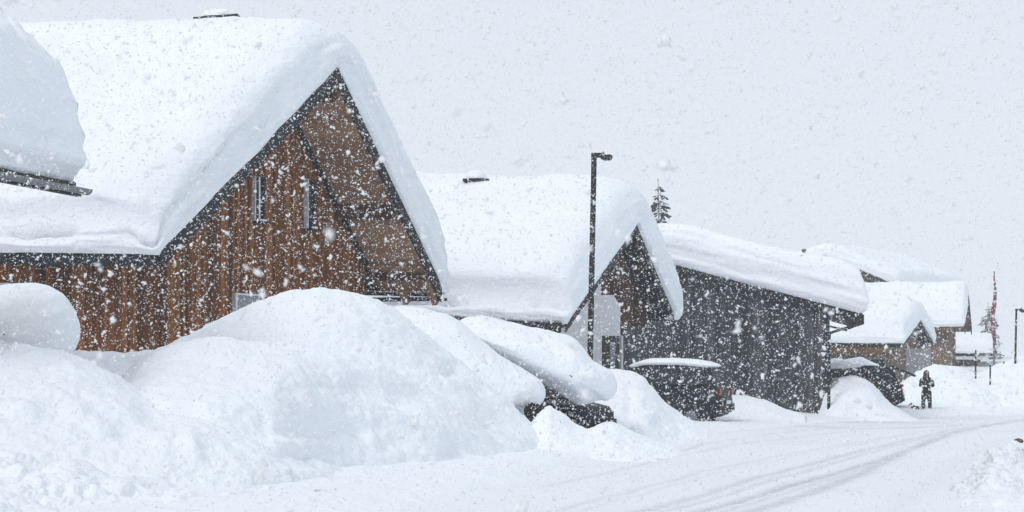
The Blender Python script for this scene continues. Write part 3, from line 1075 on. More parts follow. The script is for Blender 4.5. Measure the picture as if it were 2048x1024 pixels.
g5 = Gable(P(1928, 652, 115), P(1935, 590, 119), P(1941, 655, 123), (-0.97, 0.24, 0.0), 9.5)
H5 = thing("chalet", (g5.P1[0], g5.P1[1], 0), "tall far brown house whose roof end is seen almost edge on", "house")
slab(g5, 0.25, "pale_boards", H5)
roof_snow(g5, 0.95, H5, 65, oe=0.1, og=0.0, we=1.0, wg=0.7, emin=0.5, gmin=0.7, ridge=1.0, lean=0.0)
house_walls(g5, 0.85, 0.5, 0.5, 0.25, "pale_boards", H5, 0.3, -0.2, far=False)
rake_boards(g5, 0.4, H5, "dark_boards")
mb = MB()
for tt in np.arange(0.1, 2.6, 0.42):
    mb.bar(g5.p(0.0, tt, g5.P1[2] - 0.22), g5.p(0.6, tt, g5.P1[2] - 0.10), 0.12, 0.2)
mb.build("rafters", "dark_boards", H5)

g6 = Gable(P(1500, 566, 131), P(1652, 512, 130), P(1800, 572, 129), (0.5, 0.87, 0.0), 13.0)
H6 = thing("chalet", (P(1650, 700, 131)[0], 131, 0), "farthest house, only its snowy roof showing above the shed and its neighbours", "house")
slab(g6, 0.35, "roof_sheet", H6)
roof_snow(g6, 0.95, H6, 75, oe=0.1, og=0.2, we=1.0, wg=1.0, emin=0.4, gmin=0.55, ridge=1.5, res=0.2)
house_walls(g6, 0.9, 0.8, 0.8, 0.35, "pale_boards", H6, 0.4, -0.2)
rake_boards(g6, 0.35, H6, "grey_boards")

g7 = Gable(P(1984, 706, 128), P(1989, 688, 130.2), P(1994, 704, 132.5), (-0.985, 0.17, 0.0), 6.5)
H7 = thing("hut", (g7.P1[0], g7.P1[1], 0), "low far hut with a snow topped roof beside the flagpole", "hut")
slab(g7, 0.16, "roof_sheet", H7)
roof_snow(g7, 0.78, H7, 85, oe=0.1, og=0.1, we=0.6, wg=0.7, emin=0.45, gmin=0.5, ridge=0.8)
house_walls(g7, 1.0, 0.7, 0.4, 0.16, "pale_boards", H7, 0.25, -0.2)
mb = MB()
mb.bar(g7.p(0.1, 0.2, g7.P1[2] - 0.30), g7.p(0.1, 6.4, g7.P1[2] - 0.30), 0.10, 0.20)
mb.build("front_beam", "light_metal", H7)

# ------------------------------------------------------------------ round snow cap at the left
cap = thing("snow_capped_post", (P(60, 700, 43.5)[0], 43.5, 0), "huge round ball of snow bulging over a post at the left edge", "snow ball")
pillow("snow_cap", [(-95, 640), (-70, 598), (-30, 577), (20, 569), (65, 566), (95, 571), (125, 588), (147, 618), (158, 650), (157, 678), (147, 702), (130, 713), (105, 703), (75, 697), (20, 696), (-50, 696), (-88, 680)], (35, 670), 43.5, 1.15, "snow", cap, 12, amp=0.07, flat=0.5)
mb = MB()
mb.box(P(125, 725, 43.5) + np.array([0, 0.1, -0.3]), (1, 0, 0), (0, 1, 0), (0, 0, 1), 0.05, 0.05, 0.5)
mb.build("post", "black_metal", cap)


# ------------------------------------------------------------------ vehicles
def car(label, loc, yaw, L=4.4, W=1.84, H=1.62, paint="car_black", group=None, name="parked_car", open_tail=False):
    t = thing(name, loc, label, "car", group, yaw)
    k, hz = L / 4.4, H / 1.62
    prof = [(-2.02, 0.30), (-2.19, 0.38), (-2.20, 0.62), (-2.15, 0.92), (-2.02, 1.02), (-1.86, 1.40), (-1.72, 1.54), (-1.3, 1.60), (-0.5, 1.62), (0.25, 1.60), (0.55, 1.52), (0.85, 1.30), (1.15, 1.07), (1.55, 1.00), (1.98, 0.92), (2.15, 0.78), (2.20, 0.58), (2.18, 0.36), (2.05, 0.28), (1.8, 0.24), (-1.8, 0.24)]
    prof = [(x * k, z * hz) for x, z in prof]

    def hw(x, z):
        zz = z / hz
        w_ = W / 2
        if zz > 0.98:
            w_ -= 0.30 * (zz - 0.98) / 0.62
        if zz < 0.45:
            w_ -= 0.05 * (0.45 - zz) / 0.2
        xx = abs(x) / (2.2 * k)
        return w_ - 0.16 * max(0, (xx - 0.72) / 0.28) ** 2
    n = len(prof)
    V, Fc = [], []
    fr = [-1, -0.94, -0.5, 0, 0.5, 0.94, 1]
    for f in fr:
        for x, z in prof:
            sq = 1.0 if abs(f) < 1 else 0.97
            V.append((x * sq, f * hw(x, z), (z - 0.8) * sq + 0.8))
    for i in range(len(fr) - 1):
        for j in range(n):
            Fc.append((i * n + j, i * n + (j + 1) % n, (i + 1) * n + (j + 1) % n, (i + 1) * n + j))
    Fc += [tuple(range(n)), tuple(range((len(fr) - 1) * n, len(fr) * n))[::-1]]
    body = raw("body", V, Fc, paint, t, True, True)
    bm = bmesh.new()
    bm.from_mesh(body.data)
    bmesh.ops.recalc_face_normals(bm, faces=bm.faces)
    bm.to_mesh(body.data)
    bm.free()
    for p_ in body.data.polygons:
        p_.use_smooth = len(p_.vertices) < 5
    # side windows, rear window, windscreen
    for sg in (-1, 1):
        for pts in ([(-1.80, 1.10), (-1.62, 1.46), (-0.98, 1.52), (-0.98, 1.06)], [(-0.90, 1.06), (-0.90, 1.52), (-0.02, 1.53), (-0.02, 1.06)], [(0.06, 1.06), (0.06, 1.53), (0.22, 1.52), (0.50, 1.44), (0.95, 1.08)]):
            Vw = []
            for off in (0.004, 0.014):
                Vw += [(x * k, sg * (hw(x * k, z * hz) + off), z * hz) for x, z in pts]
            m_ = len(pts)
            w_ = raw("side_window", Vw, [tuple(range(m_, 2 * m_)), tuple(range(m_))[::-1]] + [(i, (i + 1) % m_, m_ + (i + 1) % m_, m_ + i) for i in range(m_)], "glass_dark", t, False, True)
            mb = MB()
            cen = np.mean([(x * k, 0, z * hz) for x, z in pts], axis=0)
            loop = [np.array((x * k, sg * (hw(x * k, z * hz) + 0.012), z * hz)) for x, z in pts]
            for i in range(m_):
                mb.bar(loop[i], loop[(i + 1) % m_], 0.012, 0.016)
            mb.build("window_trim", "zinc" if pts[0][0] < -1.5 else "rubber", w_, local=True)
    for name_, (xa, za), (xb, zb_) in (("rear_window", (-2.01, 1.06), (-1.84, 1.46)), ("windscreen", (1.10, 1.12), (0.60, 1.48))):
        d_ = np.array([xb - xa, 0, zb_ - za])
        nn_ = np.array([-d_[2], 0, d_[0]])
        nn_ /= np.linalg.norm(nn_)
        if nn_[0] * xa < 0:
            nn_ = -nn_
        Vw = []
        for off in (-0.01, 0.014):
            for (x, z), wy in (((xa, za), 0.74), ((xb, zb_), 0.62)):
                for sg in (-1, 1):
                    Vw.append(np.array([x * k, sg * wy * W / 1.84, z * hz]) + nn_ * off)
        raw(name_, Vw, [(4, 5, 7, 6), (0, 2, 3, 1), (0, 1, 5, 4), (2, 6, 7, 3), (0, 4, 6, 2), (1, 3, 7, 5)], "glass_dark", t, False, True)
    for sx in (-1.32, 1.34):
        for sg in (-1, 1):
            mb = MB()
            y0, y1 = sg * (W / 2 - 0.24), sg * (W / 2 - 0.005)
            mb.tube([(sx * k, y0, 0.33), (sx * k, y0 + sg * 0.03, 0.33), (sx * k, y1 - sg * 0.03, 0.33), (sx * k, y1, 0.33)], [0.29, 0.33, 0.33, 0.29], 24)
            w_ = mb.build("wheel", "rubber", t, True, True)
            mb = MB()
            mb.tube([(sx * k, y1 - sg * 0.01, 0.33), (sx * k, y1 + sg * 0.008, 0.33)], [0.2, 0.17], 18)
            mb.build("rim", "zinc", w_, False, True)
    for sg in (-1, 1):
        mb = MB()
        mb.box((-2.14 * k, sg * (W / 2 - 0.20), 0.88 * hz), (1, 0, 0), (0, 1, 0), (0, 0, 1), 0.055, 0.13, 0.11)
        mb.build("tail_light", "tail_red", t, False, True, 0.02)
        mb = MB()
        mb.box((-2.175 * k, sg * (W / 2 - 0.28), 0.48 * hz), (1, 0, 0), (0, 1, 0), (0, 0, 1), 0.035, 0.12, 0.035)
        mb.build("reflector", "tail_red", t, False, True, 0.01)
        mb = MB()
        mb.box((2.06 * k, sg * (W / 2 - 0.27), 0.74 * hz), (1, 0, 0), (0, 1, 0), (0, 0, 1), 0.06, 0.17, 0.06)
        mb.build("headlight", "glass_pale", t, False, True, 0.02)
        mb = MB()
        mb.box((0.72 * k, sg * (W / 2 + 0.07), 1.12 * hz), (1, 0, 0), (0, 1, 0), (0, 0, 1), 0.07, 0.10, 0.07)
        mb.build("wing_mirror", paint, t, False, True, 0.03)
    mb = MB()
    mb.box((-2.19 * k, 0, 0.50 * hz), (1, 0, 0), (0, 1, 0), (0, 0, 1), 0.06, W / 2 - 0.12, 0.12)
    mb.build("rear_bumper", "rubber", t, False, True, 0.03)
    mb = MB()
    mb.box((2.17 * k, 0, 0.48 * hz), (1, 0, 0), (0, 1, 0), (0, 0, 1), 0.06, W / 2 - 0.12, 0.12)
    mb.build("front_bumper", "rubber", t, False, True, 0.03)
    mb = MB()
    mb.box((-2.255 * k, 0, 0.62 * hz), (1, 0, 0), (0, 1, 0), (0, 0, 1), 0.006, 0.26, 0.055)
    mb.build("number_plate", "light_metal", t, False, True)
    if open_tail:
        mb = MB()
        a_ = np.array([-1.72 * k, 0, 1.60 * hz])
        b_ = a_ + np.array([-0.98, 0, -0.42])
        mb.bar(a_, b_, W - 0.35, 0.09)
        mb.build("open_tailgate", paint, t, False, True, 0.03)
    return t


# hatchback by the second chalet
cE = car("dark hatchback parked nose in by the shed, thin strip of snow on its roof", (P(1385, 700, 65.5)[0] - 1.12, 65.5, 0.02), R(160), 4.5, 1.86, 2.0, "car_black")
def car_snow(t, pts, H, seed, name="snow_cover"):
    """Snow lying on a roof: outline in the car's own frame, domed to height H."""
    pts = np.array(pts, float)
    c = pts.mean(0)
    na, nr_ = 90, 18
    cl = np.vstack([pts, pts[:1]])
    tt = np.linspace(0, len(pts), na, False)
    ring = np.stack([np.interp(tt, np.arange(len(cl)), cl[:, i]) for i in range(3)], -1)
    for _ in range(4):
        ring = 0.25 * np.roll(ring, 1, 0) + 0.5 * ring + 0.25 * np.roll(ring, -1, 0)
    rows = []
    for r in np.sin(np.linspace(0.03, math.pi / 2, nr_)):
        q = c + (ring - c) * r
        q[:, 2] += H * (1 - r ** 3.0) ** 0.6
        rows.append(q)
    V = np.array(rows).reshape(-1, 3)
    V[:, 2] += 0.05 * fbm(V * 1.5, 3, seed) * (np.arange(len(V)) < (nr_ - 2) * na)
    low = ring.copy()
    V = np.vstack([V, (c + (ring - c) * 0.9) - np.array([0, 0, 0.06])])
    me_o = raw(name, V, [tuple(q) for q in quads(nr_ + 1, na, True)], "snow", t, True, True)
    return me_o


car_snow(cE, [(-1.95, -0.72, 1.88), (-1.95, 0.72, 1.88), (-1.0, 0.80, 1.98), (0.3, 0.80, 1.98), (0.75, 0.7, 1.86), (0.75, -0.7, 1.86), (0.3, -0.80, 1.98), (-1.0, -0.80, 1.98)], 0.19, 5)

# half-buried car: its front corner shows under a thick snow cover
c2 = P(1050, 800, 50.3)
cB = car("dark car half buried under a thick snow cover, one dark flank showing", (c2[0], 50.3, 0.05), R(-40), 4.3, 1.8, 1.5, "car_black")
pillow("snow_cover", [(905, 652), (925, 637), (960, 631), (1000, 638), (1060, 654), (1110, 664), (1148, 677), (1168, 698), (1185, 720), (1226, 741), (1237, 765), (1232, 788), (1216, 801), (1200, 799), (1180, 807), (1160, 810), (1138, 797), (1110, 781), (1082, 766), (1040, 746), (980, 710), (935, 682)], (1138, 755), 48.2, 1.5, "snow", cB, 14, amp=0.10, flat=0.5)

# car under snow left of it
cA = car("car wholly buried in snow beside the highest bank, just its round black mirror showing", (P(960, 800, 47)[0] - 0.3, 47.4, 0.0), R(-38), 4.0, 1.7, 1.4, "car_dark_blue")
pillow("snow_cover", [(760, 640), (790, 613), (850, 617), (893, 626), (925, 646), (965, 682), (1010, 714), (1050, 744), (1080, 761), (1092, 786), (1086, 806), (1062, 818), (1020, 850), (900, 850), (800, 780), (762, 700)], (1000, 805), 45.8, 1.3, "snow", cA, 15, amp=0.10, flat=0.5)
mb = MB()
mc = P(1066, 824, 44.2)
mb.tube([mc + np.array([0.02, -0.16, 0]), mc + np.array([0.015, -0.12, 0]), mc, mc + np.array([0, 0.2, 0.02]), mc + np.array([0, 0.6, 0.05])], [0.12, 0.18, 0.20, 0.18, 0.1], 18)
mb.build("round_mirror", "rubber", cA, True)

# far car with open tailgate by the person
cF = car("far dark car with its tailgate open beside the standing person", (P(1745, 780, 85)[0] - 0.95, 85.5, 0.05), R(168), 4.5, 1.86, 1.95, "car_black", open_tail=True)
pillow("snow_cover", [(1640, 738), (1650, 722), (1668, 716), (1690, 719), (1720, 713), (1742, 722), (1768, 735), (1780, 747), (1750, 744), (1720, 742), (1690, 743), (1660, 742)], (1708, 732), 85.5, 0.75, "snow", cF, 18, nr=20, na=120, amp=0.08)


# ------------------------------------------------------------------ street lamps, poles, flag
def lamp(base, height, lean, r, arm, label, group="street lamps"):
    t = thing("street_lamp", base, label, "street lamp", group)
    b0 = np.array(base, float)
    top = b0 + np.array([lean * height, 0, height])
    mb = MB()
    mb.tube([b0, b0 * 0.5 + top * 0.5, top], [r * 1.08, r, r * 0.95], 14)
    mb.build("pole", "black_metal", t, True)
    mb = MB()
    mb.bar(top + np.array([-r, 0, 0.02]), top + np.array([arm * 0.6, 0, 0.02]), r * 1.4, r * 1.6)
    mb.build("arm", "black_metal", t, bevel=0.01)
    mb = MB()
    c = top + np.array([arm * 0.72, 0, -0.02])
    V = []
    for x, hz_, wy in ((-0.35, 0.05, 0.08), (-0.12, 0.09, 0.13), (0.2, 0.09, 0.13), (0.34, 0.06, 0.1)):
        V += [c + np.array([x * arm, -wy, -hz_]), c + np.array([x * arm, wy, -hz_]), c + np.array([x * arm, wy * 0.8, hz_ * 0.6]), c + np.array([x * arm, -wy * 0.8, hz_ * 0.6])]
    mb.add(V, [tuple(q) for q in quads(4, 4, True)] + [(3, 2, 1, 0), (12, 13, 14, 15)])
    hd = mb.build("lamp_head", "black_metal", t, bevel=0.01)
    mb = MB()
    mb.box(c + np.array([0.05 * arm, 0, -0.095]), (1, 0, 0), (0, 1, 0), (0, 0, 1), 0.2 * arm, 0.09, 0.008)
    mb.build("lens", "glass_pale", hd)
    mb = MB()
    q = c + np.array([-0.22 * arm, 0, 0.04])
    mb.tube([q, q + np.array([0.02, 0, 0.10])], [0.035, 0.015], 8)
    mb.build("sensor", "black_metal", hd)
    return t


b = P(1177, 790, 56)
lamp((b[0], 56, 0.0), P(1190, 312, 56)[2], 0.020, 0.078, 0.46, "tall black street lamp in front of the second chalet, nearest of the lamps")
b = P(2029, 752, 97)
lamp((b[0], 97, 0.3), P(2033, 620, 97)[2] - 0.3, 0.02, 0.05, 0.42, "slim far street lamp at the right edge of the photo")
b = P(1971, 690, 140)
lamp((b[0], 140, 1.5), P(1973, 642, 140)[2] - 1.5, 0.01, 0.06, 0.5, "faint small lamp seen between the flagpole and the far tree")

for i, (px, y0, y1, d, lab) in enumerate(((1951, 700, 765, 96.4, "thin dark snow pole in front of the hut"), (1980, 728, 785, 93.4, "thin dark snow pole, shortest and middle of the three"), (2007, 723, 765, 97.5, "thin dark snow pole nearest the far street lamp"))):
    t0_ = P(px, y0, d)
    zb_ = P(px, y1, d)[2] - 0.5
    if i == 0:
        mb = MB()
        mb.tube([(0, 0, 0), (0.012, 0, 1.0)], [0.045, 0.035], 10)
        pole = mb.build("snow_pole", "black_metal", None, True)
    else:
        pole = pole.copy()
        COL.objects.link(pole)
    pole.location = (t0_[0], d, zb_)
    pole.scale = (1, 1, t0_[2] - zb_)
    props(pole, lab, "snow pole", "snow poles along the street")

fp = P(1988, 720, 112)
t = thing("flagpole", (fp[0], 112, 0.0), "tall slim flagpole rising behind the hut at the far right", "flagpole")
ft = P(1988.5, 546, 112)
mb = MB()
mb.tube([(fp[0], 112, 0.0), (fp[0], 112, 4.0), (ft[0], 112, ft[2])], [0.06, 0.05, 0.03], 10)
mb.build("pole", "zinc", t, True)
mb = MB()
mb.tube([(ft[0], 112, ft[2] + 0.002), (ft[0], 112, ft[2] + 0.09)], [0.05, 0.03], 10)
mb.build("finial", "zinc", t, True)
# furled banner hanging along the pole
rows, hs = [], np.linspace(0, 1, 60)
for s in hs:
    c = P(1988 + 2.0 * math.sin(s * 7), 552 + 138 * s, 111.93)
    rad = 0.03 + 0.085 * min(1, s * 2.2) * (1 - 0.35 * s)
    row = []
    for a in np.linspace(0, 2 * math.pi, 18, False):
        rr_ = rad * (1 + 0.28 * math.sin(3 * a + 9 * s) + 0.12 * math.sin(5 * a - 21 * s))
        row.append((c[0] + rr_ * math.cos(a), 111.93 + rr_ * math.sin(a), c[2]))
    rows.append(row)
V = np.array(rows).reshape(-1, 3)
flag = raw("flag", V, [tuple(q) for q in quads(60, 18, True)], ["red_cloth", "white_cloth"], None, True)
mi = [(1 if (i // 18) in (21, 43) else 0) for i in range(len(flag.data.polygons))]
flag.data.polygons.foreach_set("material_index", mi)
props(flag, "red and white flag hanging limp and furled along the flagpole", "flag")


# ------------------------------------------------------------------ trees
def conifer(base, height, rad, name, label, seed, needle="needles", bark="bark", whorls=26, gaps=0.2, droop=0.35, snow=True, leaf=0.16, dens=1.0, skew=0.0):
    rnd = random.Random(seed)
    t = thing(name, base, label, "tree")
    b0 = np.array(base, float)
    mb = MB()
    zs = np.linspace(0, height, 8)
    mb.tube([b0 + np.array([0.05 * math.sin(z), 0, z]) for z in zs], [max(0.015, 0.02 * height * (1 - z / height) ** 1.1) for z in zs], 9)
    br = mb
    cr, sn = MB(), MB()
    for w in range(whorls):
        f = (w + rnd.uniform(-0.3, 0.3)) / whorls
        f = min(max(f, 0.0), 0.985)
        z = height * (0.06 + 0.93 * f)
        rl = rad * (1 - f) ** 0.85 + 0.10
        nb = rnd.randint(6, 9)
        for k_ in range(nb):
            if rnd.random() < gaps:
                continue
            a = 2 * math.pi * (k_ + rnd.random()) / nb
            ln = rl * rnd.uniform(0.55, 1.12)
            dirv = np.array([math.cos(a), math.sin(a), 0])
            p0 = b0 + np.array([0, 0, z])
            dr_ = droop * rnd.uniform(0.5, 1.4)
            p1 = p0 + dirv * ln + np.array([0, 0, -dr_ * ln])
            br.bar(p0, p1, 0.025, 0.025)
            sd_ = np.cross(dirv, [0, 0, 1.0])
            nl = int(max(4, ln / leaf * 3.4 * dens))
            for q in range(nl):
                u = (q + rnd.random()) / nl
                c = p0 + (p1 - p0) * u + sd_ * rnd.uniform(-1, 1) * 0.3 * (1.1 - u) * ln * 0.6 + np.array([0, 0, rnd.uniform(-0.14, 0.03)])
                sz = leaf * rnd.uniform(0.6, 1.3)
                d1 = dirv * 0.8 + sd_ * rnd.uniform(-0.8, 0.8) + np.array([0, 0, -0.5])
                d1 /= np.linalg.norm(d1)
                d2 = np.cross(d1, [rnd.uniform(-1, 1), rnd.uniform(-1, 1), rnd.uniform(-1, 1)])
                d2 /= max(1e-6, np.linalg.norm(d2))
                cr.add([c, c + d1 * sz + d2 * sz * 0.28, c + d1 * sz * 1.5, c + d1 * sz - d2 * sz * 0.28], [(0, 1, 2, 3)])
                if snow and rnd.random() < 0.34:
                    cs = c + np.array([0, 0, 0.05])
                    s2 = sz * rnd.uniform(0.5, 0.9)
                    sn.add([cs + dirv * s2, cs + sd_ * s2 * 0.6, cs - dirv * s2, cs - sd_ * s2 * 0.6, cs + np.array([0, 0, s2 * 0.4])], [(0, 1, 4), (1, 2, 4), (2, 3, 4), (3, 0, 4), (3, 2, 1, 0)])
    br.build("trunk", bark, t)
    cr.build("crown", needle, t)
    if snow:
        sn.build("snow_cover", "snow", t)
    return t


b = P(1318, 800, 104)
conifer((b[0], 104, 0), P(1316, 358, 104)[2], 2.1, "spruce_tree", "dark spruce with snowy drooping branches rising between the second chalet and the shed", 4, whorls=34, gaps=0.34, droop=0.34, leaf=0.19, dens=1.5)
b = P(1977, 800, 136)
conifer((b[0], 136, 0.5), P(1977, 605, 136)[2] - 0.5, 1.6, "larch_tree", "pale bare tree fading into the snowfall behind the flagpole", 9, needle="twigs", bark="twigs", whorls=26, gaps=0.35, droop=0.05, snow=True, leaf=0.22, dens=0.45)


# ------------------------------------------------------------------ person and dog
def skinned(name, verts, edges, radii, mat, parent, sub=1, root=0):
    me = bpy.data.meshes.new(name)
    me.from_pydata([tuple(v) for v in verts], edges, [])
    o = link_mesh(name, me, mat, parent)
    sk = o.modifiers.new("skin", "SKIN")
    sk.use_smooth_shade = True
    layer = me.skin_vertices[0] if len(me.skin_vertices) else None
    if layer is None:
        bpy.context.view_layer.objects.active = o
        bm = bmesh.new()
        bm.from_mesh(me)
        bm.verts.layers.skin.verify()
        bm.to_mesh(me)
        bm.free()
        layer = me.skin_vertices[0]
    for i, r in enumerate(radii):
        layer.data[i].radius = (r, r) if not isinstance(r, tuple) else r
        layer.data[i].use_root = (i == root)
    ss = o.modifiers.new("sub", "SUBSURF")
    ss.levels = ss.render_levels = sub
    return o


pb = G(1853, 829, 0.0)
pb = np.array([pb[0], pb[1], 0.03])
PR = thing("person", tuple(pb), "person in a long dark hooded coat standing in the street, hands raised to chest", "person", None, R(8))
vs, es, rs = [], [], []


def jv(p, r, link=None):
    vs.append(p)
    rs.append(r)
    if link is not None:
        es.append((link, len(vs) - 1))
    return len(vs) - 1


pel = jv((0, 0, 0.92), (0.15, 0.11))
wst = jv((0, -0.01, 1.10), (0.135, 0.10), pel)
chs = jv((0, -0.01, 1.30), (0.155, 0.115), wst)
nb_ = jv((0, 0.0, 1.44), (0.10, 0.08), chs)
nk = jv((0, -0.01, 1.50), 0.052, nb_)
hd1 = jv((0, -0.02, 1.575), (0.072, 0.085), nk)
hd2 = jv((0, -0.02, 1.655), (0.08, 0.098), hd1)
hd3 = jv((0, -0.01, 1.715), (0.055, 0.065), hd2)
for sg in (-1, 1):
    sh = jv((sg * 0.18, 0, 1.40), 0.065, nb_)
    el = jv((sg * 0.25, -0.03, 1.14), 0.052, sh)
    wr = jv((sg * 0.11, -0.24, 1.20), 0.036, el)
    pm = jv((sg * 0.06, -0.29, 1.225), (0.036, 0.022), wr)
    for k_ in range(4):
        f0 = jv((sg * (0.045 - 0.004 * k_), -0.325, 1.25 - 0.021 * k_), 0.010, pm)
        f1 = jv((sg * 0.012, -0.345, 1.252 - 0.021 * k_), 0.009, f0)
        jv((sg * (0.0 + 0.004), -0.325, 1.248 - 0.021 * k_), 0.008, f1)
    th_ = jv((sg * 0.05, -0.285, 1.27), 0.011, pm)
    jv((sg * 0.03, -0.305, 1.305), 0.009, th_)
    hp = jv((sg * 0.10, 0, 0.86), 0.095, pel)
    kn = jv((sg * 0.135, -0.02 * sg, 0.49), 0.062, hp)
    an = jv((sg * 0.165, 0.03 * sg, 0.10), 0.045, kn)
    ft_ = jv((sg * 0.175, 0.03 * sg - 0.07, 0.045), 0.042, an)
    jv((sg * 0.185, 0.03 * sg - 0.17, 0.035), 0.034, ft_)
body = skinned("body", vs, es, rs, "coat", PR, 2)
rows = []
for a in np.linspace(-1.2, 1.2, 9):
    rows.append([(0.078 * math.cos(a) * math.sin(b2), -0.035 - 0.088 * math.cos(a) * math.cos(b2), 1.625 + 0.105 * math.sin(a)) for b2 in np.linspace(-1.25, 1.25, 13)])
raw("face", np.array(rows).reshape(-1, 3), [tuple(q) for q in quads(9, 13)], "skin", PR, True, True)
# coat: shoulders to mid thigh
rows = []
for z, rx, ry, yo in ((0.60, 0.235, 0.17, 0), (0.72, 0.225, 0.165, 0), (0.90, 0.205, 0.155, 0), (1.08, 0.185, 0.145, 0), (1.25, 0.20, 0.15, 0), (1.37, 0.205, 0.13, 0), (1.43, 0.17, 0.11, 0), (1.48, 0.10, 0.09, 0), (1.51, 0.08, 0.085, 0)):
    row = []
    for a in np.linspace(0, 2 * math.pi, 28, False):
        w_ = 1 + (0.05 * math.sin(5 * a) * max(0, (1.0 - z) / 0.4))
        row.append((0.88 * rx * w_ * math.cos(a), 0.95 * ry * w_ * math.sin(a) + yo, z))
    rows.append(row)
raw("coat", np.array(rows).reshape(-1, 3), [tuple(q) for q in quads(9, 28, True)], "coat", PR, True, True)
for sg in (-1, 1):
    mb = MB()
    mb.tube([(sg * 0.155, 0, 1.41), (sg * 0.22, -0.005, 1.32), (sg * 0.262, -0.03, 1.13), (sg * 0.22, -0.11, 1.13), (sg * 0.125, -0.225, 1.195)], [0.085, 0.082, 0.07, 0.066, 0.052], 14)
    mb.build("sleeve", "coat", PR, True, True)
    mb = MB()
    mb.tube([(sg * 0.09, 0, 0.88), (sg * 0.13, -0.02 * sg, 0.49), (sg * 0.16, 0.03 * sg, 0.16)], [0.12, 0.082, 0.066], 14)
    mb.build("trouser_leg", "trousers", PR, True, True)
    mb = MB()
    mb.tube([(sg * 0.164, 0.03 * sg + 0.02, 0.22), (sg * 0.166, 0.03 * sg, 0.09), (sg * 0.175, 0.03 * sg - 0.08, 0.055), (sg * 0.188, 0.03 * sg - 0.19, 0.045)], [0.065, 0.064, 0.055, 0.042], 12)
    mb.build("boot", "rubber", PR, True, True)
# hood / long hair around the face
rows = []
for z, rx, ry, yo in ((1.36, 0.15, 0.10, 0.06), (1.45, 0.145, 0.11, 0.045), (1.55, 0.125, 0.12, 0.03), (1.64, 0.118, 0.13, 0.02), (1.71, 0.10, 0.115, 0.015), (1.755, 0.06, 0.07, 0.01), (1.77, 0.01, 0.01, 0.01)):
    row = []
    for a in np.linspace(math.radians(-62), math.radians(242), 26):
        row.append((rx * math.cos(a), ry * math.sin(a) + yo, z))
    rows.append(row)
raw("hood", np.array(rows).reshape(-1, 3), [tuple(q) for q in quads(7, 26)], "coat", PR, True, True)
sol = PR.children[-1].modifiers.new("thick", "SOLIDIFY")
sol.thickness = 0.02
mb = MB()
for sg in (-1, 1):
    mb.box((sg * 0.032, -0.119, 1.64), (1, 0, 0), (0, 1, 0), (0, 0, 1), 0.013, 0.006, 0.006)
mb.build("eyes", "hair", PR, False, True)
mb = MB()
mb.tube([(0, -0.118, 1.64), (0, -0.138, 1.60), (0, -0.115, 1.592)], [0.008, 0.014, 0.01], 8)
mb.build("nose", "skin", PR, True, True)
mb = MB()
mb.box((0, -0.112, 1.565), (1, 0, 0), (0, 1, 0), (0, 0, 1), 0.022, 0.005, 0.005)
mb.build("mouth", "tail_red", PR, False, True)

db = G(1836, 830, 0.0)
DG = thing("dog", (db[0], db[1], 0.02), "small dark dog standing in the snow at the person's feet", "dog", None, R(170))
vs, es, rs = [], [], []
c0 = jv((0, 0, 0.19), (0.065, 0.075))
r0 = jv((-0.14, 0, 0.195), (0.055, 0.06), c0)
c1 = jv((0.12, 0, 0.20), (0.07, 0.085), c0)
n1_ = jv((0.19, 0, 0.27), 0.048, c1)
h1_ = jv((0.23, 0, 0.32), 0.05, n1_)
jv((0.31, 0, 0.30), 0.025, h1_)
for sg in (-1, 1):
    e1 = jv((0.215, sg * 0.035, 0.37), 0.018, h1_)
    jv((0.21, sg * 0.045, 0.405), 0.007, e1)
    s1 = jv((0.12, sg * 0.05, 0.13), 0.026, c1)
    jv((0.115, sg * 0.05, 0.07), 0.018, s1)
    jv((0.125, sg * 0.05, 0.015), 0.017, len(vs) - 1)
    k1 = jv((-0.12, sg * 0.05, 0.13), 0.034, r0)
    hk = jv((-0.175, sg * 0.05, 0.075), 0.017, k1)
    jv((-0.15, sg * 0.05, 0.015), 0.017, hk)
t1 = jv((-0.22, 0, 0.25), 0.02, r0)
jv((-0.25, 0, 0.33), 0.014, t1)
skinned("body", vs, es, rs, "dog_fur", DG, 2)
DG.scale = (1.2, 1.2, 1.2)
mb = MB()
mb.tube([(0.165, 0, 0.245), (0.185, 0, 0.262)], [0.06, 0.056], 12)
mb.build("collar", "red_cloth", DG, True, True)

# a few earth clods thrown onto the right-hand bank
for i, (px, py, d, s) in enumerate(((2036, 883, 34.2, 0.075), (2024, 890, 33.6, 0.045), (1418, 856, 62.5, 0.07))):
    n, m_ = 7, 10
    V = []
    for a in np.linspace(-math.pi / 2, math.pi / 2, n):
        for bb in np.linspace(0, 2 * math.pi, m_, False):
            V.append((math.cos(a) * math.cos(bb), math.cos(a) * math.sin(bb), 0.7 * math.sin(a)))
    V = np.array(V)
    V = V * (1 + 0.35 * vnoise(V * 1.8 + i * 7, i))[:, None] * s
    cl = raw("earth_clod", V, [tuple(q) for q in quads(n, m_, True)], "dirt", None, True)
    cl.location = P(px, py, d)
    props(cl, ("large brown earth clod on top of the lower right snow bank", "small brown earth clod beside the larger one on the lower right bank", "dark clod lying on the road below the dark hatchback")[i], "clod")


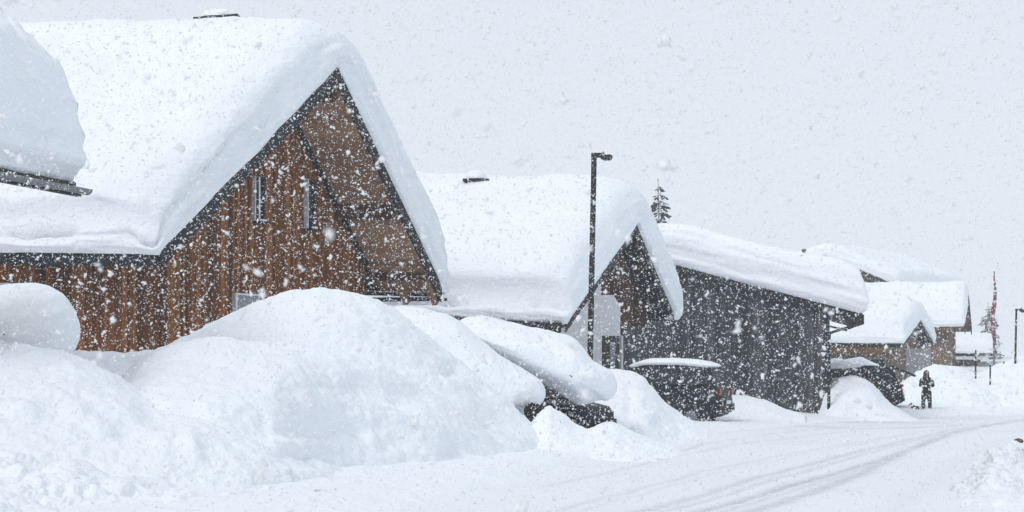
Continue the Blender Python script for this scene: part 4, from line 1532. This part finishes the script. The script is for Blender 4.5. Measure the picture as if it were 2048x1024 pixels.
# ------------------------------------------------------------------ falling snow
def flakes(n, y0, y1, scale, seed, ks=2):
    r_ = np.random.default_rng(seed)
    # even density through a wedge a step wider than the view on every side
    yg = np.linspace(y0, y1, 400)
    ar = (0.537 * yg + 3.0) * (0.273 * yg + 1.4)
    cdf = np.concatenate([[0], np.cumsum((ar[1:] + ar[:-1]) / 2)])
    y = np.interp(r_.random(n), cdf / cdf[-1], yg)
    x = (r_.random(n) - 0.5) * (0.537 * y + 3.0)
    z = EYE + 0.1775 * y * 1.05 + 0.5 - r_.random(n) * (0.273 * y + 1.4)
    keep = z > 0.05
    pos = np.stack([x, y, z], -1)[keep]
    n = len(pos)
    size = np.clip(np.exp(r_.normal(math.log(0.0054), 0.42, n)), 0.0025, 0.014) * scale
    big_ = r_.random(n) < 0.035
    size[big_] *= 1.6
    base = np.array([(1, 0, 0), (-1, 0, 0), (0, 1, 0), (0, -1, 0), (0, 0, 1), (0, 0, -1)], float)
    tri = np.array([(0, 2, 4), (2, 1, 4), (1, 3, 4), (3, 0, 4), (2, 0, 5), (1, 2, 5), (3, 1, 5), (0, 3, 5)])
    Vs = []
    for k_ in range(ks):
        q = r_.normal(size=(n, 4))
        q /= np.linalg.norm(q, axis=1)[:, None]
        w, a, b_, c = q.T
        Rm = np.stack([1 - 2 * (b_ * b_ + c * c), 2 * (a * b_ - c * w), 2 * (a * c + b_ * w), 2 * (a * b_ + c * w), 1 - 2 * (a * a + c * c), 2 * (b_ * c - a * w), 2 * (a * c - b_ * w), 2 * (b_ * c + a * w), 1 - 2 * (a * a + b_ * b_)], -1).reshape(n, 3, 3)
        sc = np.stack([r_.uniform(0.8, 1.5, n), r_.uniform(0.5, 1.0, n), r_.uniform(0.3, 0.7, n)], -1)
        vert = base[None] * r_.uniform(0.6, 1.2, (n, 6, 1)) * sc[:, None, :]
        vert = np.einsum("nij,nvj->nvi", Rm, vert) * size[:, None, None]
        off = r_.normal(size=(n, 1, 3)) * size[:, None, None] * (0.75 if k_ else 0.0)
        Vs.append(pos[:, None, :] + vert + off)
    V = np.concatenate(Vs, 0).reshape(-1, 3)
    nn_ = n * ks
    Q = (tri[None] + (np.arange(nn_) * 6)[:, None, None]).reshape(-1, 3)
    return V, Q


Va, Qa = flakes(185000, 1.6, 38, 1.0, 5)
Vb, Qb = flakes(85000, 57, 105, 1.5, 2, 1)
fl = big("falling_snow", np.vstack([Va, Vb]), np.vstack([Qa, Qb + len(Va)]), "flake", None, False)
props(fl, "thick snowflakes falling everywhere through the air", "snowfall", None, "stuff")

# ------------------------------------------------------------------ haze
m = bpy.data.materials.new("haze")
m.use_nodes = True
nt = m.node_tree
nt.nodes.remove(nt.nodes["Principled BSDF"])
pv = N(nt, "ShaderNodeVolumePrincipled")
pv.inputs["Color"].default_value = (0.93, 0.95, 0.97, 1)
pv.inputs["Density"].default_value = 0.0008
pv.inputs["Anisotropy"].default_value = 0.2
nt.links.new(pv.outputs[0], nt.nodes["Material Output"].inputs["Volume"])
M["haze"] = m
mb = MB()
mb.box((0, 112, 8.0), (1, 0, 0), (0, 1, 0), (0, 0, 1), 146, 148, 10.0)
hz = mb.build("haze", "haze")
props(hz, "pale snowy haze filling the air", "haze", None, "stuff")

# ------------------------------------------------------------------ light
SUN_EL, SUN_AZ = 48.0, 226.0   # high, from behind the camera's left
w = bpy.data.worlds.new("World")
scene.world = w
w.use_nodes = True
nt = w.node_tree
bg = nt.nodes["Background"]
sky = N(nt, "ShaderNodeTexSky", sky_type="NISHITA")
sky.sun_disc = False
sky.sun_elevation = R(SUN_EL)
sky.sun_rotation = R(SUN_AZ)
sky.dust_density = 4.0
bg.inputs["Strength"].default_value = 0.06
nt.links.new(sky.outputs[0], bg.inputs["Color"])
# overcast layer: closed cloud, brighter overhead
tc = N(nt, "ShaderNodeTexCoord")
sx = N(nt, "ShaderNodeSeparateXYZ")
nt.links.new(tc.outputs["Generated"], sx.inputs[0])
mr = N(nt, "ShaderNodeMapRange")
nt.links.new(sx.outputs["Z"], mr.inputs[0])
mr.inputs[1].default_value, mr.inputs[2].default_value = 0.0, 1.0
mr.inputs[3].default_value, mr.inputs[4].default_value = 1.10, 0.94
bg2 = N(nt, "ShaderNodeBackground")
bg2.inputs["Color"].default_value = (0.785, 0.855, 0.935, 1)
nt.links.new(mr.outputs[0], bg2.inputs["Strength"])
ms = N(nt, "ShaderNodeMixShader")
ms.inputs[0].default_value = 0.88
nt.links.new(bg.outputs[0], ms.inputs[1])
nt.links.new(bg2.outputs[0], ms.inputs[2])
nt.links.new(ms.outputs[0], nt.nodes["World Output"].inputs["Surface"])

sl = bpy.data.lights.new("sun", "SUN")
sl.energy = 1.15
sl.angle = R(18)
sl.color = (1.0, 0.98, 0.95)
so = bpy.data.objects.new("sun", sl)
az = R(SUN_AZ)
dirv = Vector((math.sin(az) * math.cos(R(SUN_EL)), math.cos(az) * math.cos(R(SUN_EL)), math.sin(R(SUN_EL))))
so.rotation_euler = dirv.to_track_quat("Z", "Y").to_euler()
so.location = (0, 0, 60)
COL.objects.link(so)

# ------------------------------------------------------------------ camera
cam = bpy.data.cameras.new("camera")
cam.sensor_width = 36.0
cam.lens = F / 2048 * 36.0
cam.shift_y = (HY - 512) / 2048
cam.clip_start, cam.clip_end = 0.1, 2000
cam.dof.use_dof = True
cam.dof.focus_distance = 55
cam.dof.aperture_fstop = 12
co = bpy.data.objects.new("camera", cam)
co.location = (0, 0, EYE)
co.rotation_euler = (R(90), 0, 0)
COL.objects.link(co)
scene.camera = co
scene.view_settings.view_transform = "Standard"
scene.view_settings.look = "None"
scene.view_settings.exposure = 0.0
scene.view_settings.gamma = 1.0
scene.cycles.use_denoising = True
scene.cycles.max_bounces = 6
scene.cycles.diffuse_bounces = 4
scene.cycles.volume_bounces = 1
